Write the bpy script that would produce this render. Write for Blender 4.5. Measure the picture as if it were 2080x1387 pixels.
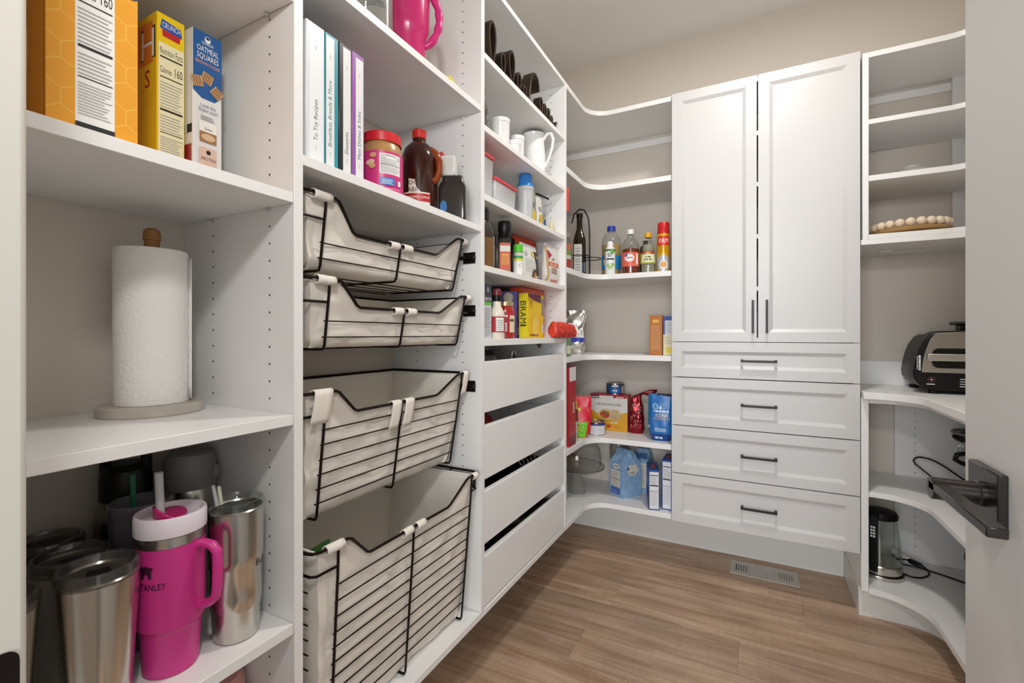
import bpy, bmesh, math, random
from mathutils import Vector, Matrix, noise
from mathutils.geometry import tessellate_polygon

# ------------------------------------------------------------------ scene, camera, light
for _o in list(bpy.data.objects):
    bpy.data.objects.remove(_o, do_unlink=True)
S = bpy.context.scene
COL = S.collection
random.seed(7)
PI = math.pi

# camera: level 16 mm-class lens standing in the doorway, verticals kept upright by lens shift
cd = bpy.data.cameras.new('camera'); cam = bpy.data.objects.new('camera', cd); COL.objects.link(cam)
cd.sensor_fit = 'HORIZONTAL'; cd.sensor_width = 36.0
cd.lens = 36.0 * 933.6 / 2080.0
cd.shift_y = -(693.5 - 679.44) / 2080.0
cd.clip_start = 0.01
cam.location = (0.7271, -0.5496, 1.1192)
cam.rotation_euler = (PI / 2, 0, 0.4809)
S.camera = cam

S.view_settings.view_transform = 'Standard'
S.view_settings.look = 'None'
S.view_settings.gamma = 1.0
S.view_settings.use_curve_mapping = False
S.view_settings.exposure = 0.12

w = bpy.data.worlds.new('world'); S.world = w; w.use_nodes = True
w.node_tree.nodes['Background'].inputs[0].default_value = (0.90, 0.95, 1.0, 1)
w.node_tree.nodes['Background'].inputs[1].default_value = 1.0

def area(name, loc, target, size, energy, color, sy=None, shape=None):
    l = bpy.data.lights.new(name, 'AREA'); o = bpy.data.objects.new(name, l); COL.objects.link(o)
    l.energy = energy; l.color = color; l.size = size
    if shape: l.shape = shape
    if sy: l.shape = 'RECTANGLE'; l.size_y = sy
    o.location = loc
    o.rotation_euler = (Vector(target) - Vector(loc)).to_track_quat('-Z', 'Y').to_euler()
    return o
# lamp light under the ceiling fixture in the middle of the pantry
area('ceiling_lamp_light', (0.77, 0.90, 2.655), (0.77, 0.90, 0), 0.16, 13.0, (1.0, 0.965, 0.92), shape='DISK')
_l = bpy.data.lights.new('ceiling_fill_light', 'POINT'); _l.energy = 2.6; _l.color = (1.0, 0.965, 0.92); _l.shadow_soft_size = 0.09  # extra point light, added to brighten the ceiling and upper walls
_o = bpy.data.objects.new('ceiling_fill_light', _l); COL.objects.link(_o); _o.location = (0.77, 0.90, 2.53)
# daylight of the room beyond the doorway, behind the camera
area('room_daylight', (0.9, -4.6, 1.35), (0.62, 0.6, 1.0), 3.6, 215.0, (0.92, 0.96, 1.0), sy=2.3)
# photographer's flash, above the camera
area('flash_light', (0.74, -0.62, 1.88), (0.35, 0.9, 1.0), 0.12, 6.0, (1.0, 0.975, 0.945), shape='DISK')

# ------------------------------------------------------------------ materials
def lin(h):
    h = h.lstrip('#')
    out = []
    for i in (0, 2, 4):
        c = int(h[i:i + 2], 16) / 255
        out.append(c / 12.92 if c <= 0.04045 else ((c + 0.055) / 1.055) ** 2.4)
    return (*out, 1)

def mat(name, col, rough=0.5, metal=0.0, spec=0.5, alpha=1.0, trans=0.0, coat=0.0, bump=None, vary=None, sub=0.0):
    m = bpy.data.materials.new(name); m.use_nodes = True
    nt = m.node_tree; b = nt.nodes['Principled BSDF']
    b.inputs['Base Color'].default_value = lin(col)
    b.inputs['Roughness'].default_value = rough
    b.inputs['Metallic'].default_value = metal
    b.inputs['Specular IOR Level'].default_value = spec
    b.inputs['Alpha'].default_value = alpha
    b.inputs['Transmission Weight'].default_value = trans
    b.inputs['Coat Weight'].default_value = coat
    if sub:
        b.inputs['Subsurface Weight'].default_value = sub
        b.inputs['Subsurface Radius'].default_value = (0.02, 0.01, 0.008)
    if bump or vary:
        tc = nt.nodes.new('ShaderNodeTexCoord')
    if bump:
        sc, st = bump[0], bump[1]
        n = nt.nodes.new('ShaderNodeTexNoise'); n.inputs['Scale'].default_value = sc; n.inputs['Detail'].default_value = 3
        nt.links.new(tc.outputs['Object'], n.inputs['Vector'])
        bp = nt.nodes.new('ShaderNodeBump'); bp.inputs['Strength'].default_value = st
        bp.inputs['Distance'].default_value = bump[2] if len(bump) > 2 else 0.002
        nt.links.new(n.outputs['Fac'], bp.inputs['Height']); nt.links.new(bp.outputs[0], b.inputs['Normal'])
    if vary:
        sc, col2 = vary
        n2 = nt.nodes.new('ShaderNodeTexNoise'); n2.inputs['Scale'].default_value = sc; n2.inputs['Detail'].default_value = 4
        nt.links.new(tc.outputs['Object'], n2.inputs['Vector'])
        mx = nt.nodes.new('ShaderNodeMix'); mx.data_type = 'RGBA'
        mx.inputs['A'].default_value = lin(col); mx.inputs['B'].default_value = lin(col2)
        nt.links.new(n2.outputs['Fac'], mx.inputs['Factor']); nt.links.new(mx.outputs['Result'], b.inputs['Base Color'])
    return m

def thin_glass(name, tint, gloss=0.02, ior=1.45, haze=0.0, hazecol='#ffffff'):
    m = bpy.data.materials.new(name); m.use_nodes = True
    nt = m.node_tree; nt.nodes.clear()
    out = nt.nodes.new('ShaderNodeOutputMaterial')
    tr = nt.nodes.new('ShaderNodeBsdfTransparent'); tr.inputs[0].default_value = lin(tint)
    gl = nt.nodes.new('ShaderNodeBsdfGlossy'); gl.inputs['Roughness'].default_value = gloss
    lw = nt.nodes.new('ShaderNodeLayerWeight'); lw.inputs['Blend'].default_value = 0.5
    pw = nt.nodes.new('ShaderNodeMath'); pw.operation = 'POWER'; pw.inputs[1].default_value = 3.0
    fr = nt.nodes.new('ShaderNodeMapRange'); fr.inputs['To Min'].default_value = ((ior - 1) / (ior + 1)) ** 2 * 1.6; fr.inputs['To Max'].default_value = 0.75
    nt.links.new(lw.outputs['Facing'], pw.inputs[0]); nt.links.new(pw.outputs[0], fr.inputs['Value'])
    mx = nt.nodes.new('ShaderNodeMixShader')
    base = tr.outputs[0]
    if haze:
        df = nt.nodes.new('ShaderNodeBsdfDiffuse'); df.inputs[0].default_value = lin(hazecol)
        m2 = nt.nodes.new('ShaderNodeMixShader'); m2.inputs[0].default_value = haze
        nt.links.new(base, m2.inputs[1]); nt.links.new(df.outputs[0], m2.inputs[2]); base = m2.outputs[0]
    nt.links.new(fr.outputs[0], mx.inputs[0]); nt.links.new(base, mx.inputs[1]); nt.links.new(gl.outputs[0], mx.inputs[2])
    nt.links.new(mx.outputs[0], out.inputs[0])
    return m

def wood_plank():
    m = bpy.data.materials.new('floor_plank'); m.use_nodes = True
    nt = m.node_tree; b = nt.nodes['Principled BSDF']; L = nt.links.new
    tc = nt.nodes.new('ShaderNodeTexCoord'); oi = nt.nodes.new('ShaderNodeObjectInfo')
    ad = nt.nodes.new('ShaderNodeVectorMath'); ad.operation = 'MULTIPLY_ADD'
    ad.inputs[1].default_value = (1, 1, 1)
    cm = nt.nodes.new('ShaderNodeCombineXYZ')
    mu = nt.nodes.new('ShaderNodeMath'); mu.operation = 'MULTIPLY'; mu.inputs[1].default_value = 37.0
    L(oi.outputs['Random'], mu.inputs[0]); L(mu.outputs[0], cm.inputs[0]); L(mu.outputs[0], cm.inputs[2])
    L(tc.outputs['Object'], ad.inputs[0]); L(cm.outputs[0], ad.inputs[2])
    mp = nt.nodes.new('ShaderNodeMapping'); mp.inputs['Scale'].default_value = (1.3, 15.0, 4.0)
    L(ad.outputs[0], mp.inputs[0])
    n1 = nt.nodes.new('ShaderNodeTexNoise'); n1.inputs['Scale'].default_value = 1.6; n1.inputs['Detail'].default_value = 9
    n1.inputs['Roughness'].default_value = 0.62; n1.inputs['Distortion'].default_value = 0.9
    L(mp.outputs[0], n1.inputs['Vector'])
    cr = nt.nodes.new('ShaderNodeValToRGB'); e = cr.color_ramp.elements
    e[0].position = 0.30; e[0].color = lin('#9a7d66'); e[1].position = 0.72; e[1].color = lin('#cfb7a0')
    x = e.new(0.5); x.color = lin('#b59b85')
    L(n1.outputs['Fac'], cr.inputs[0])
    # saw marks across the grain
    mp2 = nt.nodes.new('ShaderNodeMapping'); mp2.inputs['Scale'].default_value = (120.0, 10.0, 1.0)
    L(ad.outputs[0], mp2.inputs[0])
    n2 = nt.nodes.new('ShaderNodeTexNoise'); n2.inputs['Scale'].default_value = 1.0; n2.inputs['Detail'].default_value = 4
    L(mp2.outputs[0], n2.inputs['Vector'])
    n3 = nt.nodes.new('ShaderNodeTexNoise'); n3.inputs['Scale'].default_value = 3.0
    L(ad.outputs[0], n3.inputs['Vector'])
    hs = nt.nodes.new('ShaderNodeHueSaturation')
    mr = nt.nodes.new('ShaderNodeMapRange'); mr.inputs['To Min'].default_value = 0.80; mr.inputs['To Max'].default_value = 1.14
    L(oi.outputs['Random'], mr.inputs['Value']); 
    mm = nt.nodes.new('ShaderNodeMath'); mm.operation = 'MULTIPLY'
    mr2 = nt.nodes.new('ShaderNodeMapRange'); mr2.inputs['From Min'].default_value = 0.3; mr2.inputs['From Max'].default_value = 0.7
    mr2.inputs['To Min'].default_value = 0.94; mr2.inputs['To Max'].default_value = 1.05
    L(n2.outputs['Fac'], mr2.inputs['Value']); L(mr.outputs[0], mm.inputs[0]); L(mr2.outputs[0], mm.inputs[1])
    mm2 = nt.nodes.new('ShaderNodeMath'); mm2.operation = 'MULTIPLY'
    mr3 = nt.nodes.new('ShaderNodeMapRange'); mr3.inputs['From Min'].default_value = 0.3; mr3.inputs['From Max'].default_value = 0.7
    mr3.inputs['To Min'].default_value = 0.86; mr3.inputs['To Max'].default_value = 1.14
    L(n3.outputs['Fac'], mr3.inputs['Value']); L(mm.outputs[0], mm2.inputs[0]); L(mr3.outputs[0], mm2.inputs[1])
    L(mm2.outputs[0], hs.inputs['Value']); hs.inputs['Saturation'].default_value = 1.08
    L(cr.outputs[0], hs.inputs['Color']); L(hs.outputs[0], b.inputs['Base Color'])
    b.inputs['Roughness'].default_value = 0.42
    bp = nt.nodes.new('ShaderNodeBump'); bp.inputs['Strength'].default_value = 0.12; bp.inputs['Distance'].default_value = 0.001
    L(n1.outputs['Fac'], bp.inputs['Height']); L(bp.outputs[0], b.inputs['Normal'])
    return m

WHITE = mat('white_laminate', '#efeeec', 0.38, bump=(900, 0.03, 0.0003))
PAINTW = mat('white_painted_front', '#d0cfce', 0.36)
WALLP = mat('greige_wall_paint', '#d9d0c5', 0.85, bump=(260, 0.08, 0.0006))
CEIL = mat('ceiling_paint', '#f1eeea', 0.9, bump=(200, 0.08, 0.0006))
TRIM = mat('trim_paint', '#e3e2de', 0.35)
DOORP = mat('door_paint', '#d2d0cc', 0.4)
JAMB = mat('jamb_paint', '#c6c1b6', 0.45)
FLOORB = mat('subfloor_dark', '#3a2b20', 0.8)
PLANK = wood_plank()
DKMETAL = mat('oil_rubbed_bronze', '#2c2422', 0.38, 0.85, bump=(500, 0.05, 0.0003))
HANDLE = mat('graphite_metal', '#2f2e30', 0.4, 0.7)
GUN = mat('brushed_gunmetal', '#403c3a', 0.3, 0.92)
STEEL = mat('brushed_steel', '#c9c5be', 0.22, 1.0, bump=(400, 0.02, 0.0002))
STEELD = mat('dark_steel', '#8b857d', 0.3, 1.0)
CHROME = mat('chrome', '#dcdcdc', 0.08, 1.0)
CANVAS = mat('cotton_canvas', '#efe8dd', 0.9, bump=(1400, 0.25, 0.0006), spec=0.2)
BLACK = mat('black_plastic', '#0e0e0e', 0.38, spec=0.3)
BLACKM = mat('black_satin', '#232222', 0.45)
HOLE = mat('hole_shade', '#2b2a29', 0.9)  # dark colour painted in for the shade inside holes
PINK = mat('hot_pink_enamel', '#d0358a', 0.32, bump=(1500, 0.03, 0.0002))
PINKM = mat('pink_plastic', '#cf2b78', 0.3)
GLASS = thin_glass('clear_glass', '#f4f8f6')
SMOKE = thin_glass('smoked_clear_lid', '#cfccc8', 0.04, 1.5, 0.10, '#8d8985')
PLAS = thin_glass('clear_plastic', '#eef0ee', 0.06, 1.4, 0.10, '#f2f2f2')
FROST = thin_glass('frosted_plastic', '#f0f0f0', 0.3, 1.35, 0.55, '#eceef0')
CERAM = mat('white_ceramic', '#f2f1ee', 0.15, coat=0.4)
CACHE = {}
def C(hexcol, rough=0.45, metal=0.0):
    k = (hexcol, rough, metal)
    if k not in CACHE:
        CACHE[k] = mat('colour_' + hexcol.lstrip('#') + ('_metal' if metal else '') + ('_r%d' % int(rough * 100)), hexcol, rough, metal)
    return CACHE[k]
INK = C('#1b1b1d', 0.6); PAPER = C('#f1f0ec', 0.6); GREYINK = C('#98989a', 0.6); SOFTINK = C('#b4b4b4', 0.6)

# ------------------------------------------------------------------ mesh builder
class MB:
    def __init__(s):
        s.v = []; s.f = []; s.fm = []; s.mats = []; s.T = None
    def mi(s, m):
        if m not in s.mats: s.mats.append(m)
        return s.mats.index(m)
    def av(s, p):
        p = Vector(p)
        if s.T is not None: p = s.T @ p
        s.v.append(tuple(p)); return len(s.v) - 1
    def af(s, idx, m):
        s.f.append(tuple(idx)); s.fm.append(s.mi(m))
    def box(s, x0, y0, z0, x1, y1, z1, m):
        i = [s.av(p) for p in ((x0,y0,z0),(x1,y0,z0),(x1,y1,z0),(x0,y1,z0),(x0,y0,z1),(x1,y0,z1),(x1,y1,z1),(x0,y1,z1))]
        ms = m if isinstance(m, (list, tuple)) else [m] * 6
        for k, q in enumerate(((0,3,2,1),(4,5,6,7),(0,1,5,4),(1,2,6,5),(2,3,7,6),(3,0,4,7))):
            s.af([i[j] for j in q], ms[k])          # bottom, top, front(-y), right(+x), back, left(-x)
        return s
    def lathe(s, prof, m, seg=32, c=(0, 0), sx=1.0, sy=1.0, a0=0.0):
        rings = []
        for r, z in prof:
            if r <= 1e-6: rings.append([s.av((c[0], c[1], z))])
            else: rings.append([s.av((c[0] + sx * r * math.cos(a0 + 2*PI*k/seg), c[1] + sy * r * math.sin(a0 + 2*PI*k/seg), z)) for k in range(seg)])
        for a, b in zip(rings, rings[1:]):
            if len(a) == 1 and len(b) == 1: continue
            for k in range(seg):
                k2 = (k + 1) % seg
                if len(a) == 1: s.af((a[0], b[k2], b[k]), m)
                elif len(b) == 1: s.af((a[k], a[k2], b[0]), m)
                else: s.af((a[k], a[k2], b[k2], b[k]), m)
        return s
    def tube(s, path, r, m, seg=8, closed=False, ry=None):
        P = [Vector(p) for p in path]; n = len(P)
        rr = r if isinstance(r, (list, tuple)) else [r] * n
        up = None; rings = []
        for i in range(n):
            if closed: d = (P[(i+1) % n] - P[i-1])
            elif i == 0: d = P[1] - P[0]
            elif i == n-1: d = P[-1] - P[-2]
            else: d = (P[i+1] - P[i]).normalized() + (P[i] - P[i-1]).normalized()
            if d.length < 1e-9: d = Vector((0, 0, 1))
            d.normalize()
            if up is None:
                up = Vector((0, 0, 1)) if abs(d.z) < 0.9 else Vector((1, 0, 0))
            a = d.cross(up)
            if a.length < 1e-6: a = d.orthogonal()
            a.normalize(); up = a.cross(d).normalized()
            rb = rr[i] if ry is None else ry
            rings.append([s.av(P[i] + a * rr[i] * math.cos(2*PI*k/seg) + up * rb * math.sin(2*PI*k/seg)) for k in range(seg)])
        rng = range(n) if closed else range(n - 1)
        for i in rng:
            A, B = rings[i], rings[(i+1) % n]
            for k in range(seg):
                s.af((A[k], A[(k+1) % seg], B[(k+1) % seg], B[k]), m)
        if not closed:
            s.af(rings[0][::-1], m); s.af(rings[-1], m)
        return s
    def prism(s, poly, z0, z1, m, mside=None, axis='z', flip=False):
        # poly of (a,b); axis z: (a,b,z); axis y: (a, y, b); axis x: (x, a, b)
        def pt(a, b, c):
            return (a, b, c) if axis == 'z' else ((a, c, b) if axis == 'y' else (c, a, b))
        lo = [s.av(pt(a, b, z0)) for a, b in poly]; hi = [s.av(pt(a, b, z1)) for a, b in poly]
        n = len(poly); ms = mside or m
        s.af(lo[::-1], m); s.af(hi, m)
        for k in range(n):
            s.af((lo[k], lo[(k+1) % n], hi[(k+1) % n], hi[k]), ms)
        return s
    def grid(s, fn, nu, nv, m, wrapu=False):
        ids = [[s.av(fn(i / (nu if wrapu else nu - 1), j / (nv - 1))) for i in range(nu)] for j in range(nv)]
        for j in range(nv - 1):
            for i in range(nu if wrapu else nu - 1):
                i2 = (i + 1) % nu
                s.af((ids[j][i], ids[j][i2], ids[j+1][i2], ids[j+1][i]), m)
        return ids
    def sphere(s, c, r, m, seg=16, n=9, sz=1.0):
        prof = [(r * math.sin(PI*k/(n-1)), c[2] - sz * r * math.cos(PI*k/(n-1))) for k in range(n)]
        prof[0] = (0, prof[0][1]); prof[-1] = (0, prof[-1][1])
        return s.lathe(prof, m, seg, (c[0], c[1]))
    def build(s, name, parent=None, world=False, bevel=0.0, solid=0.0, subsurf=0, sharp=0.55, kind=None, label=None, seg=1):
        me = bpy.data.meshes.new(name)
        v = s.v
        if world and parent is not None:
            base = Vector(parent.location)
            if parent.parent: base = base + Vector(parent.parent.location)
            v = [tuple(Vector(p) - base) for p in v]
        me.from_pydata(v, [], s.f)
        for m in s.mats: me.materials.append(m)
        me.polygons.foreach_set('material_index', s.fm)
        bm = bmesh.new(); bm.from_mesh(me)
        bmesh.ops.recalc_face_normals(bm, faces=bm.faces)
        for e in bm.edges:
            if len(e.link_faces) == 2:
                if e.calc_face_angle(0) > sharp: e.smooth = False
        for f in bm.faces: f.smooth = True
        bm.to_mesh(me); bm.free()
        o = bpy.data.objects.new(name, me); COL.objects.link(o)
        if parent is not None: o.parent = parent
        if bevel:
            b = o.modifiers.new('bevel', 'BEVEL'); b.width = bevel; b.segments = seg; b.limit_method = 'ANGLE'; b.angle_limit = 0.6
        if solid:
            b = o.modifiers.new('solid', 'SOLIDIFY'); b.thickness = solid; b.offset = 0
        if subsurf:
            b = o.modifiers.new('sub', 'SUBSURF'); b.levels = subsurf; b.render_levels = subsurf
        if kind: o['kind'] = kind
        if label: o['label'] = label
        return o

def tag(o, label, cat, group=None, kind=None):
    o['label'] = label; o['category'] = cat
    if group: o['group'] = group
    if kind: o['kind'] = kind
    return o
def thing(name, label, cat, loc=(0, 0, 0), rz=0.0, group=None):
    o = bpy.data.objects.new(name, None); COL.objects.link(o)
    o.empty_display_size = 0.05
    o.location = loc; o.rotation_euler = (0, 0, rz)
    return tag(o, label, cat, group)

# flat print: lettering and label areas laid on a face or round a cylinder
TXT = {}
def text_mesh(t):
    if t not in TXT:
        cu = bpy.data.curves.new('txt', 'FONT'); cu.body = t; cu.size = 1.0; cu.resolution_u = 2
        ob = bpy.data.objects.new('txt', cu)
        me = ob.to_mesh()
        vs = [(q.co.x, q.co.y) for q in me.vertices]; fs = [tuple(p.vertices) for p in me.polygons]
        ob.to_mesh_clear(); bpy.data.objects.remove(ob); bpy.data.curves.remove(cu)
        wd = max([q[0] for q in vs] + [0.01])
        TXT[t] = (vs, fs, wd)
    return TXT[t]
def cliprect(pts, u0, v0, u1, v1):
    def cut(P_, ins, inter):
        out = []
        for i in range(len(P_)):
            a, b = P_[i-1], P_[i]
            if ins(b):
                if not ins(a): out.append(inter(a, b))
                out.append(b)
            elif ins(a): out.append(inter(a, b))
        return out
    for ax, lim, sg in ((0, u0, 1), (0, u1, -1), (1, v0, 1), (1, v1, -1)):
        if not pts: break
        pts = cut(pts, lambda q: sg*(q[ax]-lim) >= 0, lambda a, b: tuple(a[k] + (b[k]-a[k])*(lim-a[ax])/(b[ax]-a[ax]) for k in (0, 1)))
    return pts
class Print(MB):
    def __init__(s, fn):
        super().__init__(); s.fn = fn; s.k = 0; s.curved = not getattr(fn, 'flat', False)
        s.step = 0.0035 if s.curved else 0.03
    def P(s, u, v): return s.fn(u, v, 0.00015 + 0.00009 * s.k)
    def rect(s, u0, v0, u1, v1, m, n=None):
        s.k += 1; n = max(1, int(abs(u1 - u0) / s.step)); q = max(1, int(abs(v1 - v0) / (0.01 if s.curved else 0.05)))
        ids = [[s.av(s.P(u0 + (u1-u0)*i/n, v0 + (v1-v0)*j/q)) for i in range(n+1)] for j in range(q+1)]
        for j in range(q):
            for i in range(n): s.af((ids[j][i], ids[j][i+1], ids[j+1][i+1], ids[j+1][i]), m)
        return s
    def lines(s, u0, v0, u1, v1, n, m, th=0.4, jit=0.25):
        s.k += 1; k = s.k
        for i in range(n):
            h = (v1 - v0) / n; vv = v0 + h * i; uu = u1 - (u1 - u0) * random.random() * jit
            s.k = k - 1; s.rect(u0, vv, uu, vv + h * th, m)
        s.k = k
        return s
    def ell(s, cu, cv, ru, rv, m, n=20):
        s.k += 1
        r = [(cu, cv)] + [(cu + ru*math.cos(2*PI*i/n), cv + rv*math.sin(2*PI*i/n)) for i in range(n)]
        return s.flat2d(r, [(0, 1 + i, 1 + (i+1) % n) for i in range(n)], m)
    def poly(s, pts, m):
        s.k += 1
        return s.flat2d(list(pts), [tuple(t) for t in tessellate_polygon([[Vector((a, b, 0)) for a, b in pts]])], m)
    def flat2d(s, pts, faces, m):
        pts = list(pts); tris = []
        for f in faces:
            for i in range(1, len(f)-1): tris.append((f[0], f[i], f[i+1]))
        if s.curved:
            # split long edges so the print follows the curved surface
            mid = {}; lim = 0.0055
            for _ in range(14):
                out = []; ch = False
                for t in tris:
                    L_ = [((pts[t[i]][0]-pts[t[(i+1) % 3]][0])**2 + (pts[t[i]][1]-pts[t[(i+1) % 3]][1])**2, i) for i in range(3)]
                    l, i = max(L_)
                    if l > lim*lim:
                        a, b, c = t[i], t[(i+1) % 3], t[(i+2) % 3]; key = (min(a, b), max(a, b))
                        if key not in mid:
                            mid[key] = len(pts); pts.append(((pts[a][0]+pts[b][0])/2, (pts[a][1]+pts[b][1])/2))
                        q = mid[key]; out += [(a, q, c), (q, b, c)]; ch = True
                    else: out.append(t)
                tris = out
                if not ch: break
        ids = [s.av(s.P(u, v)) for u, v in pts]
        for t in tris: s.af([ids[i] for i in t], m)
        return s
    def text(s, t, u, v, h, m, align='c', rot=False, maxw=None, squash=1.0):
        s.k += 1
        vs, fs, wd = text_mesh(t); sc = h / 0.70; sx = sc * squash
        if maxw and wd * sx > maxw: sx = maxw / wd
        off = {'l': 0, 'c': -wd * sx / 2, 'r': -wd * sx}[align]
        pts = []
        for a, b in vs:
            a2 = a * sx + off; b2 = b * sc
            pts.append((u - b2, v + a2) if rot else (u + a2, v + b2))
        return s.flat2d(pts, fs, m)
    def words(s, u, v, h, m, w_=0.03, rot=False):
        # lettering too small to read: a row of word-length strokes
        s.k += 1; k = s.k; x = u - w_/2
        while x < u + w_/2 - h*0.4:
            l = min(h*(0.6 + 1.1*random.random()), u + w_/2 - x); s.k = k - 1
            if rot: s.rect(u - h/2, v + (x-u) + w_/2, u + h/2, v + (x-u) + w_/2 + l, m)
            else: s.rect(x, v, x + l, v + h*0.75, m)
            x += l + h*0.35
        s.k = k; return s
    def build(s, name='printed_label', parent=None, **k):
        # keep print single-sided normals as laid
        o = super().build(name, parent, **k)
        return o
def plane_map(O, U, V):
    O = Vector(O); U = Vector(U); V = Vector(V); N = U.cross(V).normalized()
    fn = lambda u, v, off: O + U * u + V * v + N * off
    fn.flat = True
    return fn
def cyl_map(r, ang=-PI/2, c=(0, 0), rfn=None):
    def f(u, v, off):
        R = (rfn(v) if rfn else r) + 0.0004 + 1.8 * off; a = ang + u / r
        return Vector((c[0] + R * math.cos(a), c[1] + R * math.sin(a), v))
    return f
def nutri(P, u0, v0, u1, v1, m=PAPER, head=True):
    P.rect(u0, v0, u1, v1, m)
    w_ = u1 - u0; h_ = v1 - v0; e = 0.06 * w_
    if head:
        P.text('Nutrition Facts', (u0+u1)/2, v1 - 0.09*h_, 0.055*h_, INK, maxw=w_*0.9)
        P.text('Calories', u0 + e, v1 - 0.24*h_, 0.05*h_, INK, 'l', maxw=w_*0.45)
        P.text('160', u1 - e, v1 - 0.24*h_, 0.07*h_, INK, 'r', maxw=w_*0.35)
    for fv, th in ((0.88, 0.012), (0.72, 0.008), (0.45, 0.016), (0.27, 0.006)):
        P.rect(u0 + e, v0 + fv*h_, u1 - e, v0 + (fv + th)*h_, INK)
    P.lines(u0 + e, v0 + 0.48*h_, u1 - e, v0 + 0.70*h_, 9, SOFTINK, 0.3)
    P.lines(u0 + e, v0 + 0.29*h_, u1 - e, v0 + 0.43*h_, 6, SOFTINK, 0.3)
    P.lines(u0 + e, v0 + 0.05*h_, u1 - e, v0 + 0.25*h_, 11, SOFTINK, 0.3)

# cartons: local frame, front face on y=0 looking to -y, width along x, base on z=0
def carton(name, label, cat, loc, rz, w_, d_, h_, mats, group=None):
    t = thing(name, label, cat, loc, rz, group)
    b = MB(); b.box(-w_/2, 0, 0, w_/2, d_, h_, mats); b.build('carton', t, bevel=0.0012)
    return t
def front(w_=0): return plane_map((0, -0.0002, 0), (1, 0, 0), (0, 0, 1))
def left(w_): return plane_map((-w_/2 - 0.0002, 0, 0), (0, -1, 0), (0, 0, 1))     # u = -depth (0 at front edge)
def right(w_): return plane_map((w_/2 + 0.0002, 0, 0), (0, 1, 0), (0, 0, 1))
def top(h_): return plane_map((0, 0, h_ + 0.0002), (1, 0, 0), (0, 1, 0))

# pouches: flexible bags with a flattened seam at the top
def pouch_fn(w_, d_, h_, seed=0, amp=0.004, wtop=0.9, pinch=1.0, p=0.55, base=0.75):
    def half(t):
        a = w_/2 * (base + (1-base) * min(1, t*6)) * (1 - (1 - wtop) * t)
        fl = 1 - pinch * max(0, (t - 0.35) / 0.65) ** 1.3
        b = d_/2 * max(0.03, fl) * (0.75 + 0.25 * min(1, t*6))
        return a, b
    def nz(x, z):
        return amp * noise.noise(Vector((x * 38 + seed * 7, z * 26, seed * 3.1))) + amp * 0.5 * noise.noise(Vector((x * 90, z * 80, seed)))
    def surf(u, t):
        a, b = half(t); an = 2*PI*u
        c_, s_ = math.cos(an), math.sin(an)
        x = a * math.copysign(abs(c_) ** p, c_); y = b * math.copysign(abs(s_) ** p, s_)
        z = h_ * t
        k = nz(x, z) * min(1, t*8)
        return Vector((x + 0.5*k, d_/2 + y + k, z))
    def frontmap(u, v, off):
        t = min(1, max(0, v / h_)); a, b = half(t)
        q = min(1.0, abs(u / a)); y = b * (1 - q ** (2/p)) ** (p/2)
        k = nz(u, v) * min(1, t*8)
        return Vector((u + 0.5*k, d_/2 - y + k - 0.0013 - off, v))
    return surf, frontmap
def pouch(name, label, cat, loc, rz, w_, d_, h_, m, seed=0, amp=0.004, group=None, **k):
    t = thing(name, label, cat, loc, rz, group)
    surf, fm = pouch_fn(w_, d_, h_, seed, amp, **k)
    b = MB(); ids = b.grid(lambda u, v: surf(u, v), 40, 24, m, wrapu=True)
    b.af(ids[0][::-1], m); b.af(ids[-1], m)
    b.build('bag', t, sharp=1.2)
    return t, fm

# ------------------------------------------------------------------ room shell
XL, XR, YB, YF, ZC = -0.35, 1.80, 2.05, -0.4264, 2.71
def struct(name, mb, label, cat, **k):
    return tag(mb.build(name, **k), label, cat, kind='structure')
fl = MB().box(-1.2, -2.6, -0.05, 2.6, 2.15, -0.006, FLOORB)
floor = struct('floor', fl, 'brown wood-look plank floor of the pantry', 'floor')
PW = 0.189
pl_mesh = {}
k = 0
for row in range(-2, 13):
    y1 = 1.70 - PW * (row - 1); y0 = y1 - PW
    js = {1: 0.91, 2: 0.21}.get(row, 0.91 - 0.73 * ((row * 5) % 7) / 7.0 - 0.12)
    x = js - 1.22 * 2
    while x < XR:
        a, b_ = max(x, XL - 0.02), min(x + 1.22, XR + 0.02)
        yy0, yy1 = max(y0, -0.62), min(y1, YB + 0.02)
        if b_ - a > 0.02 and yy1 - yy0 > 0.01:
            q = MB().box(-(b_-a)/2 + 0.0002, -(yy1-yy0)/2 + 0.0002, -0.006, (b_-a)/2 - 0.0002, (yy1-yy0)/2 - 0.0002, 0.0, PLANK)
            o = q.build('plank', floor, bevel=0.0005)
            o.location = ((a+b_)/2, (yy0+yy1)/2, 0)
        x += 1.22
struct('wall_left', MB().box(XL-0.1, -0.55, 0, XL, YB+0.1, ZC, WALLP), 'greige painted wall behind the left shelving run', 'wall')
struct('wall_back', MB().box(XL, YB, 0, XR, YB+0.1, ZC, WALLP), 'greige painted back wall above the tall white cabinet', 'wall')
struct('wall_right', MB().box(XR, -0.55, 0, XR+0.1, YB+0.1, ZC, WALLP), 'greige painted wall behind the right shelving', 'wall')
wf = MB().box(XL, -0.55, 0, 0.2796, YF, ZC, WALLP)
wf.box(1.038, -0.55, 0, XR, YF, ZC, WALLP); wf.box(0.2796, -0.55, 2.063, 1.038, YF, ZC, WALLP)
struct('wall_front', wf, 'greige wall around the pantry doorway', 'wall')
struct('ceiling', MB().box(XL-0.1, -0.55, ZC, XR+0.1, YB+0.1, ZC+0.08, CEIL), 'off-white flat pantry ceiling', 'ceiling')
struct('baseboard_back', MB().box(XL, YB-0.014, 0, 1.105, YB, 0.14, TRIM), 'white baseboard on the back wall under the hung cabinet', 'baseboard', bevel=0.003)
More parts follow.
